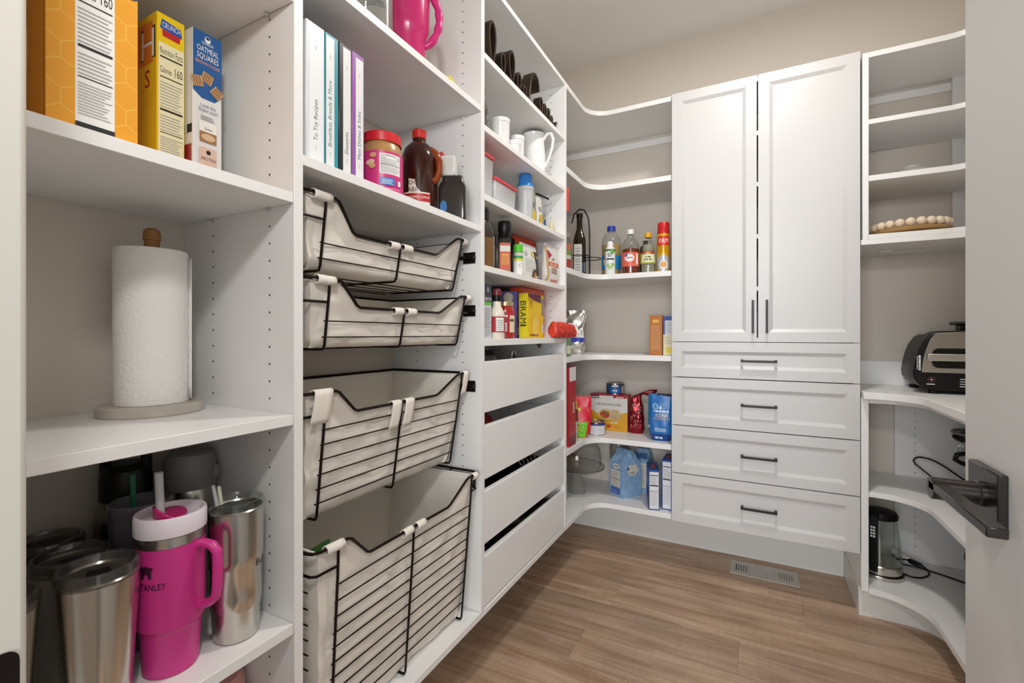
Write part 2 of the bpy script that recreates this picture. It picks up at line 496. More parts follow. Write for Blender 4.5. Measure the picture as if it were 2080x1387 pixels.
struct('baseboard_left', MB().box(XL, YF, 0, XL+0.014, YB-0.014, 0.14, TRIM), 'white baseboard on the left wall under the shelving', 'baseboard', bevel=0.003)
jm = MB().box(0.2796, -0.552, 0, 0.2976, YF, 2.063, JAMB)
struct('trim_1', jm, 'cream door jamb at the left edge of the doorway', 'door jamb', bevel=0.004, seg=2)
jm = MB().box(1.02, -0.552, 0, 1.038, YF, 2.063, JAMB); jm.box(0.2976, -0.552, 2.045, 1.02, YF, 2.063, JAMB)
struct('trim_2', jm, 'cream door jamb and head on the hinge side of the doorway', 'door jamb', bevel=0.002)

t = thing('strike_plate', 'dark bronze latch strike plate on the cream door jamb', 'strike plate', (0.2976, -0.447, 0.885))
pp = []
for cx_, cz_, a0 in ((0.009, 0.021, 0), (-0.009, 0.021, 90), (-0.009, -0.021, 180), (0.009, -0.021, 270)):
    for q in range(5):
        a = math.radians(a0 + q*22.5); pp.append((cx_ + 0.007*math.cos(a), cz_ + 0.007*math.sin(a)))
MB().prism(pp, 0.0, 0.0014, DKMETAL, axis='x').build('plate', t)
for z in (-0.019, 0.019):
    q = MB(); q.T = Matrix.Translation((0.0014, 0, z)) @ Matrix.Rotation(PI/2, 4, 'Y'); q.lathe([(0, 0.0008), (0.0035, 0.0006), (0.004, 0)], DKMETAL, 12); q.build('screw', t)

# door leaf, swung open into the pantry
d = bpy.data.objects.new('door_1', None); COL.objects.link(d); d.location = (1.0, -0.41, 0.0)
tag(d, 'white flush pantry door standing open at the right with a lever handle', 'door', kind='structure')
MB().box(0.98, -0.41, 0.012, 1.015, 0.276, 2.035, DOORP).build('leaf', d, world=True, bevel=0.0015)
MB().box(0.9705, 0.157, 0.894, 0.98, 0.236, 0.962, GUN).build('rosette', d, world=True, bevel=0.0012, label='square gunmetal door rosette')
lv = MB(); 
lv.T = Matrix.Translation((0.9705, 0.194, 0.930)) @ Matrix.Rotation(-PI/2, 4, 'Y')
lv.lathe([(0.0145, 0), (0.0145, 0.004), (0.0132, 0.006), (0.0132, 0.047), (0.0125, 0.048), (0, 0.048)], GUN, 28)
lv.T = None
sp = lv.build('spindle', d, world=True, label='round gunmetal handle spindle')
MB().box(0.9225, 0.040, 0.9285, 0.9385, 0.200, 0.9385, GUN).build('lever', d, world=True, bevel=0.001, label='flat gunmetal door lever')

# ceiling lamp over the middle of the pantry (out of frame)
t = thing('ceiling_light', 'round flush ceiling lamp over the middle of the pantry', 'ceiling light', (0.77, 0.90, ZC))
MB().lathe([(0.0, 0), (0.11, 0), (0.11, -0.02), (0.1, -0.03), (0.085, -0.03), (0.085, -0.012), (0, -0.012)], TRIM, 32).build('rim', t)
em = bpy.data.materials.new('lamp_diffuser'); em.use_nodes = True
em.node_tree.nodes['Principled BSDF'].inputs['Emission Color'].default_value = (1, 0.95, 0.88, 1)
em.node_tree.nodes['Principled BSDF'].inputs['Emission Strength'].default_value = 2.0
MB().lathe([(0, -0.026), (0.05, -0.025), (0.084, -0.014), (0.084, -0.0125), (0, -0.0125)], em, 32).build('diffuser', t)

# ------------------------------------------------------------------ left shelving run
TH = 0.019
ZT, ZB = 2.2335, 0.257
HZ = 1.3204
def holes(mb, xs, y, z0, z1, face=-1, step=0.032, r=0.0022, axis='y'):  # flat dark discs, the shade of drilled holes painted on the panel
    n0 = math.ceil((z0 - HZ) / step); n1 = math.floor((z1 - HZ) / step)
    for x in xs:
        for k in range(n0, n1 + 1):
            z = HZ + k*step
            ids = [mb.av((x + r*math.cos(2*PI*i/8), y + face*0.0003, z + r*math.sin(2*PI*i/8))) for i in range(8)]
            mb.af(ids, HOLE)
def clip(parent, x, y, z, dy):
    q = MB(); q.T = Matrix.Translation((x, y, z)) @ Matrix.Rotation(-dy*PI/2, 4, 'X')
    q.lathe([(0, 0), (0.0035, 0), (0.0035, 0.002), (0.002, 0.003), (0.002, 0.010), (0, 0.010)], CHROME, 10)
    q.build('shelf_pin', parent, world=True)
def unit(label, y0, y1, panels, shelves, top=True):
    """one bay: vertical side panels, shelves between y0 and y1"""
    t = thing('shelving_unit', label, 'shelving', (-0.175, (y0+y1)/2, ZB), 0)
    for a in panels:
        MB().box(XL, a, ZB, 0, a+TH, ZT, WHITE).build('side_panel', t, world=True, bevel=0.0009)
    for z, th, inset in shelves:
        MB().box(XL+0.001, y0+0.0008, z-th, -inset, y1-0.0008, z, WHITE).build('shelf', t, world=True, bevel=0.0009)
    return t
P1, P2, P3 = 0.0, 0.6436, 1.3477
b1 = unit('open white shelf bay nearest the doorway, holding cereal, paper towels and tumblers', -0.4064, P1, [-0.4254, P1],
          [(ZT, TH, 0.0), (1.734, TH, 0.0008), (1.374, TH, 0.0008), (0.976, TH, 0.0008), (0.6015, TH, 0.0008), (0.276, TH, 0.0)])
h = MB(); holes(h, (-0.068, -0.247), P1, 0.30, 2.2); h.build('peg_hole_discs', b1, world=True, kind='stuff')
for z in (1.734, 1.374):
    for x in (-0.068, -0.247): clip(b1, x, P1, z - TH - 0.0036, -1)
b2 = unit('white shelf bay with sliding canvas baskets and recipe binders', P1+TH, P2, [P2],
          [(ZT, TH, 0.0), (1.814, TH, 0.0008), (1.449, TH, 0.0008), (0.276, TH, 0.0)])
h = MB(); holes(h, (-0.068, -0.247), P2, 0.30, 2.2); h.build('peg_hole_discs', b2, world=True, kind='stuff')
for z in (1.814, 1.449):
    for x in (-0.068, -0.247): clip(b2, x, P2, z - TH - 0.0036, -1)
for z in (1.354, 1.192, 0.961, 0.668):
    for (ya, yb) in ((P1+TH, P1+TH+0.016), (P2-0.016, P2)):
        q = MB().box(-0.33, ya, z-0.005, -0.02, yb, z+0.005, DKMETAL)
        yp = ya if ya < 0.3 else yb - 0.004
        q.box(-0.064, yp, z-0.017, -0.021, yp+0.004, z+0.017, DKMETAL)
        q.build('basket_rail', b2, world=True, bevel=0.0006)
b3 = unit('white shelf bay with four low drawers beside the corner', P2+TH, P3, [P3],
          [(ZT, TH, 0.0), (1.988, TH, 0.0008), (1.765, TH, 0.0008), (1.553, TH, 0.0008), (1.333, TH, 0.0008), (1.105, TH+0.002, 0.0), (0.276, TH, 0.0)])
h = MB(); holes(h, (-0.068,), P3, 0.30, 2.2); h.build('peg_hole_discs', b3, world=True, kind='stuff')
for z0, z1 in ((0.878, 1.035), (0.672, 0.836), (0.473, 0.635), (0.281, 0.434)):
    ya, yb = P2+TH+0.003, P3-0.003
    dr = MB().box(-0.021, ya, z0, -0.003, yb, z1, WHITE).build('drawer', b3, world=True, bevel=0.0012)
    q = MB().box(-0.33, ya+0.012, z0+0.01, -0.021, ya+0.024, z1-0.03, WHITE)
    q.box(-0.33, yb-0.024, z0+0.01, -0.021, yb-0.012, z1-0.03, WHITE); q.box(-0.33, ya+0.024, z0+0.01, -0.318, yb-0.024, z1-0.03, WHITE)
    q.box(-0.318, ya+0.024, z0+0.01, -0.021, yb-0.024, z0+0.018, WHITE)
    o = q.build('drawer_box', dr); o.location = tuple(-(Vector(b3.location)))
    for y0_, y1_ in ((ya-0.002, ya+0.011), (yb-0.011, yb+0.002)):
        o = MB().box(-0.33, y0_, z0+0.012, -0.022, y1_, z0+0.045, STEELD).build('drawer_slide', dr); o.location = tuple(-(Vector(b3.location)))

# L-shaped shelves with a rounded inside corner
def arc(cx_, cy_, r, a0, a1, n=10):
    return [(cx_ + r*math.cos(math.radians(a0 + (a1-a0)*i/n)), cy_ + r*math.sin(math.radians(a0 + (a1-a0)*i/n))) for i in range(n+1)]
CY = 1.70
cu = thing('corner_shelving', 'white corner shelving with curved L-shaped shelves left of the tall cabinet', 'shelving', (-0.1, 1.8, ZB))
poly = [(XL+0.001, P3+TH+0.001), (0, P3+TH+0.001)] + arc(0.11, CY-0.11, 0.11, 180, 90) + [(0.3935, CY), (0.3935, YB-0.0005), (XL+0.001, YB-0.0005)]
for z, th in ((2.2335, 0.0225), (1.866, 0.025), (1.419, 0.025), (1.019, 0.025), (0.604, 0.025), (0.279, 0.0235)):
    MB().prism(poly, z-th, z, WHITE).build('shelf', cu, world=True, bevel=0.001)
MB().box(XL+0.012, YB-0.012, 2.155, 0.393, YB-0.0005, 2.190, WHITE).build('hanging_rail', cu, world=True, bevel=0.0008)
q = MB().box(XL+0.0005, P3+TH+0.01, 2.155, XL+0.0125, YB-0.012, 2.19, WHITE); q.build('hanging_rail', cu, world=True, bevel=0.0008)

# ------------------------------------------------------------------ tall cabinet
cb = thing('tall_cabinet', 'tall white wall-hung cabinet with two doors above four drawers', 'cabinet', (0.75, 1.876, ZB))
X0, X1, YC0 = 0.3945, 1.106, 1.703
q = MB().box(X0, YC0, ZB, X0+TH, YB-0.0005, ZT, WHITE); q.box(X1-TH, YC0, ZB, X1, YB-0.0005, ZT, WHITE)
q.box(X0+TH, YC0, ZB, X1-TH, YB-0.0005, ZB+TH, WHITE); q.box(X0+TH, YC0, ZT-TH, X1-TH, YB-0.0005, ZT, WHITE)
q.box(X0+TH, YB-0.007, ZB+TH, X1-TH, YB-0.0005, ZT-TH, WHITE)
q.build('body', cb, world=True, bevel=0.0008)
for z in (1.992, 1.771, 1.545, 1.318, 1.096):
    MB().box(X0+TH+0.0005, YC0+0.003, z-TH/2, X1-TH-0.0005, YB-0.008, z+TH/2, WHITE).build('inner_shelf', cb, world=True)
def panel(x0, x1, z0, z1, yf, m, stile=0.041, bev=0.014, rec=0.0085, th=0.019):
    q = MB(); R0 = [(x0, z0), (x1, z0), (x1, z1), (x0, z1)]
    R1 = [(x0+stile, z0+stile), (x1-stile, z0+stile), (x1-stile, z1-stile), (x0+stile, z1-stile)]
    s2 = stile+bev; R2 = [(x0+s2, z0+s2), (x1-s2, z0+s2), (x1-s2, z1-s2), (x0+s2, z1-s2)]
    A = [q.av((a, yf+th, b)) for a, b in R0]; B = [q.av((a, yf, b)) for a, b in R0]
    C1 = [q.av((a, yf, b)) for a, b in R1]; D = [q.av((a, yf+rec, b)) for a, b in R2]
    q.af(A[::-1], m)
    for i in range(4):
        j = (i+1) % 4
        q.af((A[i], A[j], B[j], B[i]), m); q.af((B[i], B[j], C1[j], C1[i]), m); q.af((C1[i], C1[j], D[j], D[i]), m)
    q.af(D, m)
    return q
def pull(parent, x0, z0, x1, z1, yf):
    """square bar pull on two posts"""
    q = MB(); r = 0.0045; y0 = yf - 0.028
    if x0 == x1:
        q.box(x0-r, y0, z0, x0+r, y0+0.009, z1, HANDLE)
        for z in (z0, z1-0.011): q.box(x0-r+0.0006, y0+0.009, z, x0+r-0.0006, yf, z+0.010, HANDLE)
    else:
        q.box(x0, y0, z0-r, x1, y0+0.009, z0+r, HANDLE)
        for x in (x0, x1-0.010): q.box(x, y0+0.009, z0-r+0.0006, x+0.010, yf, z0+r+0.002, HANDLE)
    o = q.build('handle', parent, bevel=0.0008, label='dark graphite bar pull')
    o.location = tuple(-Vector(cb.location))
YD = 1.684
for x0, x1, hx in ((0.399, 0.7455, 0.731), (0.7515, 1.1045, 0.7835)):
    dd = panel(x0, x1, 1.0875, ZT-0.001, YD, PAINTW).build('door', cb, world=True, sharp=0.2)
    pull(dd, hx, 1.126, hx, 1.266, YD)
for z0, z1, hz in ((0.258, 0.4795, 0.371), (0.4835, 0.7005, 0.592), (0.7045, 0.9225, 0.8125), (0.9265, 1.0845, 1.0045)):
    dd = panel(0.399, 1.1045, z0, z1, YD, PAINTW).build('drawer', cb, world=True, sharp=0.2)
    pull(dd, 0.6845, hz, 0.8215, hz, YD)

# ------------------------------------------------------------------ right shelving
YE = 0.42          # the right run goes on towards the doorway behind the open door
up = thing('upper_shelving', 'white open upper shelving right of the tall cabinet', 'shelving', (1.30, 1.87, 1.472))
MB().box(1.1135, 1.694, 1.492, 1.1335, YB-0.0005, 2.2255, WHITE).build('side_panel', up, world=True, bevel=0.0009)
MB().box(1.478, YB-0.0195, 1.492, XR-0.001, YB-0.0005, 2.2045, WHITE).build('side_panel', up, world=True, bevel=0.0009)
MB().box(1.478, YE, 1.472, XR-0.001, YE+TH, 2.2255, WHITE).build('side_panel', up, world=True, bevel=0.0009)
def Lpoly(x0, yfront, xfront, r=0.11, ye=YE+TH, yb=YB-0.0005):
    # leg along the back wall, then leg along the right wall towards the door, rounded inside corner
    return [(x0, yb), (x0, yfront)] + arc(xfront-r, yfront-r, r, 90, 0) + [(xfront, ye), (XR-0.001, ye), (XR-0.001, yb)]
for z, th, x0 in ((2.2255, 0.021, 1.1338), (1.962, TH, 1.1338), (1.742, 0.022, 1.1338), (1.511, TH, 1.1338), (1.492, 0.020, 1.1085)):
    MB().prism(Lpoly(x0, 1.694, 1.478, yb=YB-0.02 if 1.5 < z < 2.2 else YB-0.0005), z-th, z, WHITE).build('shelf', up, world=True, bevel=0.0009)
MB().box(1.134, YB-0.012, 2.155, 1.4775, YB-0.0005, 2.188, WHITE).build('hanging_rail', up, world=True, bevel=0.0008)

lo = thing('base_shelving', 'white base shelving with curved shelves and countertop in the right corner', 'shelving', (1.45, 1.6, 0.0))
MB().box(1.1085, 1.69, 0.112, 1.1325, YB-0.0005, 0.869, WHITE).build('side_panel', lo, world=True, bevel=0.0009)
MB().box(1.286, YB-0.022, 0.134, XR-0.001, YB-0.0005, 0.851, WHITE).build('side_panel', lo, world=True, bevel=0.0009)
MB().box(1.30, YE, 0.0, XR-0.001, YE+TH, 0.851, WHITE).build('side_panel', lo, world=True, bevel=0.0009)
MB().prism(Lpoly(1.1330, 1.69, 1.29), 0.851, 0.8695, WHITE).build('sub_top', lo, world=True, bevel=0.0009)
h = MB(); holes(h, (1.355,), YB-0.022, 0.18, 0.84); h.build('peg_hole_discs', lo, world=True, kind='stuff')
for z, th, yf, xf, r in ((0.502, 0.020, 1.697, 1.29, 0.14), (0.134, 0.022, 1.675, 1.29, 0.16)):
    MB().prism(Lpoly(1.1330, yf, xf, r, yb=YB-0.0225), z-th, z, WHITE).build('shelf', lo, world=True, bevel=0.001)
MB().prism(Lpoly(1.1055, 1.72, 1.36, 0.10), 0.0, 0.1115, TRIM).build('toe_base', lo, world=True, bevel=0.001)
ct = MB().prism(Lpoly(1.1105, 1.655, 1.265, 0.13), 0.8697, 0.8957, WHITE)
tag(ct.build('countertop', bevel=0.0012), 'white laminate countertop with a curved inside corner under the grill', 'countertop')
tag(MB().box(1.107, YB-0.016, 0.8959, XR-0.001, YB-0.0005, 1.001, WHITE).build('backsplash', bevel=0.001), 'low white backsplash strip behind the grill', 'backsplash')

# floor register
t = thing('floor_register', 'grey metal floor air register in front of the cabinet', 'floor vent', (0.776, 1.908, 0.0))
GREYM = mat('vent_grey', '#c6c3bc', 0.45)
x0, x1, y0, y1 = 0.635, 0.917, 1.838, 1.978
q = MB().box(x0, y0, 0, x0+0.024, y1, 0.004, GREYM); q.box(x1-0.024, y0, 0, x1, y1, 0.004, GREYM)
q.box(x0+0.024, y0, 0, x1-0.024, y0+0.034, 0.004, GREYM); q.box(x0+0.024, y1-0.034, 0, x1-0.024, y1, 0.004, GREYM)
q.box(0.714, y0+0.034, 0, 0.729, y1-0.034, 0.004, GREYM); q.box(0.823, y0+0.034, 0, 0.838, y1-0.034, 0.004, GREYM)
q.build('frame', t, world=True, bevel=0.001)
MB().box(x0+0.01, y0+0.02, 0.0002, x1-0.01, y1-0.02, 0.0006, HOLE).build('duct_shade_sheet', t, world=True)  # solid dark sheet, shade of the duct painted in below the slats
def slat(mx):
    q = MB(); q.T = mx; q.box(-0.0045, -0.036, -0.0009, 0.0045, 0.036, 0.0009, GREYM); q.build('slat', t)
for k in range(5): slat(Matrix.Translation((0.667 + 0.0105*k - 0.776, 0.0, 0.0042)) @ Matrix.Rotation(0.6, 4, 'Y'))
for k in range(6): slat(Matrix.Translation((0.844 + 0.0098*k - 0.776, 0.0, 0.0042)) @ Matrix.Rotation(-0.6, 4, 'Y'))
for k in range(7):
    q = MB().box(0.729-0.776, -0.032 + 0.0102*k, 0.0008, 0.823-0.776, -0.032 + 0.0102*k + 0.0068, 0.0044, GREYM); q.build('slat', t)

# ------------------------------------------------------------------ wire baskets with canvas liners
def basket(label, xt, xb, hi, lo_, bot, rows, seed, longtab=False):
    t = thing('wire_basket', label, 'basket', ((xt-0.33)/2, 0.335, bot), group='pull-out canvas baskets')
    XBK = -0.335
    def xf(z): return xt + (xb - xt) * (hi - z) / (hi - bot)
    def yl(z): return 0.052 + 0.030 * (hi - z) / (hi - bot)
    def yr(z): return 0.620 - 0.030 * (hi - z) / (hi - bot)
    prof = [(0.052, hi), (0.124, hi), (0.134, hi-0.004), (0.180, lo_+0.005), (0.190, lo_), (0.474, lo_), (0.486, lo_+0.004), (0.560, hi-0.005), (0.572, hi), (0.620, hi)]
    def rim(y):
        for (a, za), (b, zb) in zip(prof, prof[1:]):
            if a <= y <= b: return za + (zb - za) * (y - a) / (b - a)
        return hi
    path = [(XBK, 0.04, hi), (xt-0.02, 0.04, hi), (xt-0.006, 0.044, hi), (xt, 0.056, hi)]
    path += [(xf(z), y, z) for y, z in prof[1:-1]]
    path += [(xt, 0.612, hi), (xt-0.006, 0.628, hi), (xt-0.02, 0.632, hi), (XBK, 0.632, hi)]
    MB().tube(path, 0.0033, DKMETAL, 8, closed=True).build('rim', t, world=True)
    z2 = hi - 0.046
    path = [(XBK, 0.045, z2), (xf(z2)-0.012, 0.045, z2), (xf(z2)-0.002, 0.052, z2), (xf(z2), 0.10, z2)]
    MB().tube(path, 0.0028, DKMETAL, 8).build('side_rail', t, world=True)
    path = [(XBK, 0.627, z2), (xf(z2)-0.012, 0.627, z2), (xf(z2)-0.002, 0.62, z2), (xf(z2), 0.59, z2)]
    MB().tube(path, 0.0028, DKMETAL, 8).build('side_rail', t, world=True)
    for y in (0.100, 0.335, 0.590):
        dy = 0.335 - y
        top_ = rim(y)
        def yp(z): return y + dy * 0.03 * (hi - z) / (hi - bot)
        pth = [(xf(top_), yp(top_), top_)]
        for k in range(1, 7):
            z = top_ + (bot + 0.012 - top_) * k / 6; pth.append((xf(z) + 0.0015, yp(z), z))
        pth += [(xf(bot) - 0.001, yp(bot), bot + 0.004), (xf(bot) - 0.010, yp(bot), bot + 0.0032), (-0.30, yp(bot), bot + 0.0032)]
        MB().tube(pth, 0.0029, DKMETAL, 8).build('post', t, world=True)
    for x in (-0.10, -0.24):
        for fy, sgn in ((yl, -1), (yr, 1)):
            pth = [(x, fy(hi - (hi - bot)*k/6) + sgn*0.004, hi - (hi - bot - 0.004)*k/6) for k in range(7)]
            MB().tube(pth, 0.0026, DKMETAL, 6).build('post', t, world=True)
    for z in rows:
        MB().tube([(xf(z) - 0.003, 0.102, z), (xf(z) - 0.003, 0.588, z)], 0.0016, DKMETAL, 6).build('wire', t, world=True)
        for fy, sgn in ((yl, -1), (yr, 1)):
            MB().tube([(xf(z) - 0.03, fy(z) + sgn*0.001, z), (-0.32, fy(z) + sgn*0.001, z)], 0.0016, DKMETAL, 6).build('wire', t, world=True)
    for k in range(1, 6):
        x = xf(bot) - 0.02 - 0.05*k
        MB().tube([(x, yl(bot), bot + 0.0024), (x, yr(bot), bot + 0.0024)], 0.0017, DKMETAL, 6).build('wire', t, world=True)
    # canvas liner: open-topped fabric box with soft wrinkles
    q = MB()
    def wr(a, b, amp): return amp * (noise.noise(Vector((a*9 + seed*5, b*11, seed))) + 0.5*noise.noise(Vector((a*26, b*22 + seed, 3.3))))
    H = hi - bot
    def ring(u, zt):
        # u 0..1 around: front(0-.32) right(.32-.5) back(.5-.82) left(.82-1)
        if u < 0.32: s_ = u/0.32; y = 0.060 + 0.552*s_; ztop = rim(y) - 0.0045; side = 0
        elif u < 0.5: s_ = (u-0.32)/0.18; y = 0.612; ztop = hi - 0.004; side = 1
        elif u < 0.82: s_ = (u-0.5)/0.32; y = 0.612 - 0.552*s_; ztop = hi - 0.004; side = 2
        else: s_ = (u-0.82)/0.18; y = 0.060; ztop = hi - 0.004; side = 3
        z = bot + 0.007 + (ztop - bot - 0.007) * zt
        k = (1 - zt); rnd = 0.010 * max(0, 1 - zt*7) ** 2
        if side == 0:
            yy = yl(z) + 0.006 + (yr(z) - yl(z) - 0.012) * s_
            x = xf(z) - 0.006 - abs(wr(yy, z, 0.011)) * min(1, k*5 + 0.15) - rnd
            return (x, yy, z)
        if side == 2:
            yy = yr(z) - 0.006 - (yr(z) - yl(z) - 0.012) * s_
            return (-0.325 + rnd + wr(yy, z, 0.004), yy, z)
        xa = xf(z) - 0.006; xs = xa + (-0.325 - xa) * (s_ if side == 1 else 1 - s_)
        wv = wr(xs, z, 0.012) * min(1, k*4 + 0.1) * (1 - abs(2*s_ - 1))
        if side == 1: return (xs, yr(z) - 0.006 - abs(wv) - rnd, z)
        return (xs, yl(z) + 0.006 + abs(wv) + rnd, z)
    nu, nv = 120, 26
    ids = [[q.av(ring(i/nu, j/(nv-1))) for i in range(nu)] for j in range(nv)]
    for j in range(nv-1):
        for i in range(nu):
            q.af((ids[j][i], ids[j][(i+1) % nu], ids[j+1][(i+1) % nu], ids[j+1][i]), CANVAS)
    q.af(ids[0][::-1], CANVAS)
    ln = q.build('canvas_liner', t, world=True, solid=0.0016, sharp=1.3)
    # hem stitched along the top edge and the loops holding it on the rim
    hm = MB(); pth = [ring(i/nu, 1.0) for i in range(nu)]
    hm.tube([(p[0]+ (0.0005 if i < 38 else 0), p[1], p[2]-0.002) for i, p in enumerate(pth)], 0.0024, CANVAS, 6, closed=True)
    o = hm.build('hem', ln); o.location = tuple(-Vector(t.location))
    def loop(y0, y1, length, x_off=0.0, zoff=None):
        g = MB(); n = 14
        z0 = rim((y0+y1)/2) if zoff is None else zoff
        def fn(u, v):
            y = y0 + (y1-y0)*v
            if length < 0.02:
                a = 2*PI*u; r = 0.0085
                return (xf(z0) + x_off - 0.001 + r*1.0*math.cos(a), y, z0 - 0.003 + r*1.05*math.sin(a) + 0.0006*math.sin(40*y))
            # strap over the rim, hanging outside
            s_ = u; 
            if s_ < 0.25: return (xf(z0) - 0.010 + 0.002*math.sin(v*3), y, z0 - 0.03 + 0.032*s_/0.25)
            if s_ < 0.5:
                a = PI*(1 - (s_-0.25)/0.25); return (xf(z0) - 0.001 + 0.0085*math.cos(a), y, z0 + 0.001 + 0.006*math.sin(a))
            k = (s_-0.5)/0.5; z = z0 - length*k
            return (xf(z) + 0.0065 + 0.002*math.sin(k*3), y - 0.006*k, z)
        g.grid(fn, n if length >= 0.02 else n, 5, CANVAS, wrapu=(length < 0.02))
        o = g.build('loop', ln, solid=0.0016, sharp=1.3); o.location = tuple(-Vector(t.location))
    L_ = 0.062 if longtab else 0.01
    loop(0.296, 0.328, L_); loop(0.343, 0.376, L_)
    loop(0.068, 0.112, L_); 
    loop(0.592, 0.616, L_ if longtab else 0.01)
    return t
basket('topmost wire basket with a shallow cream canvas liner, right under the binder shelf', -0.035, -0.065, 1.400, 1.339, 1.248, (1.308, 1.277), 1)
basket('second wire basket from the top with a shallow cream canvas liner', -0.025, -0.052, 1.231, 1.1785, 1.0855, (1.147, 1.114), 2)
basket('third wire basket from the top, medium depth, canvas straps hanging over its front', -0.035, -0.075, 1.003, 0.952, 0.731, (0.924, 0.893, 0.861, 0.830, 0.799, 0.768), 3, True)
basket('deep bottom wire basket with a tall cream canvas liner standing on the lowest shelf', 0.0, -0.034, 0.705, 0.650, 0.2765, (0.617, 0.583, 0.550, 0.518, 0.487, 0.455, 0.423, 0.391, 0.360, 0.328), 4)

# ------------------------------------------------------------------ helpers for the things on the shelves
CAMX, CAMY = 0.7271, -0.5496
def facing(x, y, off=0.0):
    return math.atan2(CAMY - y, CAMX - x) + PI/2 + off
R90 = PI/2

# ---- bay by the doorway: cereal
t = carton('cereal_box', 'large orange cereal box with a honeycomb pattern, leftmost on the cereal shelf', 'cereal box', (-0.02, -0.2745, 1.374), R90, 0.093, 0.225, 0.335,
           C('#eda224', 0.4), 'cereal boxes')
P = Print(front())
P.rect(-0.0462, 0.001, 0.0462, 0.334, C('#f4bd4a', 0.4))
for i in range(-3, 4):
    for j in range(0, 13):
        cx_, cz_ = i*0.0330 + (0.0165 if j % 2 else 0), 0.008 + j*0.0286
        pts = cliprect([(cx_ + 0.0182*math.cos(math.radians(30+60*k)), cz_ + 0.0182*math.sin(math.radians(30+60*k))) for k in range(6)], -0.0462, 0.001, 0.0462, 0.334)
        if len(pts) > 2: P.k = 1; P.poly(pts, C('#eda224', 0.4))
P.k = 2
nutri(P, -0.0195, 0.012, 0.0205, 0.222)
P.rect(-0.0195, 0.005, 0.0205, 0.012, INK)
P.ell(0.036, 0.208, 0.013, 0.009, C('#2a3f7c', 0.4)); P.text('os', 0.036, 0.204, 0.010, PAPER)
P.build(parent=t)
P = Print(left(0.093)); P.rect(-0.22, 0.003, -0.003, 0.332, C('#d98a1c', 0.4)); P.ell(-0.10, 0.10, 0.05, 0.075, C('#f0b95a', 0.4)); P.build(parent=t)

t = carton('cereal_box', 'yellow crunch cereal box in the middle of the cereal shelf', 'cereal box', (-0.155, -0.1215, 1.374), R90, 0.043, 0.19, 0.288, C('#f3cf16', 0.4), 'cereal boxes')
P = Print(front())
P.poly([(-0.017, 0.262), (0.017, 0.260), (0.015, 0.274), (-0.014, 0.278)], C('#2456b0', 0.4)); P.text('CRUNCH', 0, 0.265, 0.009, PAPER, maxw=0.028)
P.poly([(-0.013, 0.250), (0.013, 0.249), (0.014, 0.260), (-0.014, 0.261)], C('#c3242c', 0.4))
nutri(P, -0.0195, 0.03, 0.0195, 0.238, C('#f1ebc0', 0.5)); P.build(parent=t)
P = Print(left(0.043)); P.rect(-0.07, 0.205, -0.012, 0.275, C('#e1861f', 0.4)); P.text('H', -0.03, 0.212, 0.055, INK); P.text('H', -0.0305, 0.214, 0.049, PAPER)
P.text('S', -0.03, 0.165, 0.03, C('#c3242c', 0.4)); P.build(parent=t)

t = carton('cereal_box', 'slim blue and white oatmeal squares cereal box, rightmost on its shelf', 'cereal box', (-0.138, -0.0715, 1.374), R90, 0.050, 0.19, 0.284, C('#e9e8e6', 0.4), 'cereal boxes')
BL = C('#1f5b9c', 0.4)
P = Print(front())
P.poly([(-0.0245, 0.175), (-0.01, 0.165), (0.012, 0.165), (0.0245, 0.178), (0.0245, 0.283), (-0.0245, 0.283)], BL)
P.ell(0, 0.272, 0.005, 0.006, PAPER); P.ell(0, 0.2745, 0.0035, 0.0025, C('#27364d', 0.5)); P.text('QUAKER', 0, 0.262, 0.0045, PAPER, maxw=0.02)
P.text('OATMEAL', 0, 0.248, 0.010, PAPER, maxw=0.037); P.text('SQUARES', 0, 0.235, 0.010, PAPER, maxw=0.037); P.text('BROWN SUGAR', 0, 0.225, 0.006, C('#eda67e', 0.5), maxw=0.042)
for cx_, cz_, a in ((-0.001, 0.203, 0.5), (-0.018, 0.192, 1.1), (0.015, 0.183, 0.15)):
    P.poly([(cx_ + 0.013*math.cos(a + k*PI/2), cz_ + 0.013*math.sin(a + k*PI/2)) for k in range(4)], C('#c39a6d', 0.7))
    for q in range(4):
        f = -0.6 + 0.4*q; e = Vector((math.cos(a+PI/4), math.sin(a+PI/4))); n_ = Vector((-e.y, e.x))
        p0 = Vector((cx_, cz_)) + n_*0.009*f; P.poly([tuple(p0 - e*0.008 - n_*0.0008), tuple(p0 + e*0.008 - n_*0.0008), tuple(p0 + e*0.008 + n_*0.0008), tuple(p0 - e*0.008 + n_*0.0008)], C('#8d6340', 0.7))
P.text('Love this', 0, 0.150, 0.0055, C('#3c5a8e', 0.5), maxw=0.026); P.text('Quaker snack?', 0, 0.142, 0.0055, C('#3c5a8e', 0.5), maxw=0.034)
P.lines(-0.013, 0.128, 0.013, 0.137, 2, GREYINK, 0.35)
P.rect(-0.015, 0.088, 0.014, 0.124, C('#f5f1ea', 0.5)); P.rect(-0.015, 0.088, 0.014, 0.106, C('#a9744d', 0.6)); P.ell(0, 0.097, 0.012, 0.006, C('#d9bd97', 0.6)); P.text('Quaker', 0, 0.110, 0.004, INK, maxw=0.014)
P.rect(-0.015, 0.046, 0.014, 0.078, C('#e2c0b0', 0.6)); P.ell(0, 0.07, 0.004, 0.004, INK); P.text('PROTEIN', 0, 0.055, 0.006, C('#4c322b', 0.6), maxw=0.025)
P.build(parent=t)
P = Print(left(0.05)); P.rect(-0.187, 0.10, -0.003, 0.28, C('#dfe6ee', 0.4)); P.words(-0.02, 0.10, 0.02, INK, 0.0372); P.rect(-0.187, 0.003, -0.003, 0.08, C('#9c2430', 0.4)); P.build(parent=t)

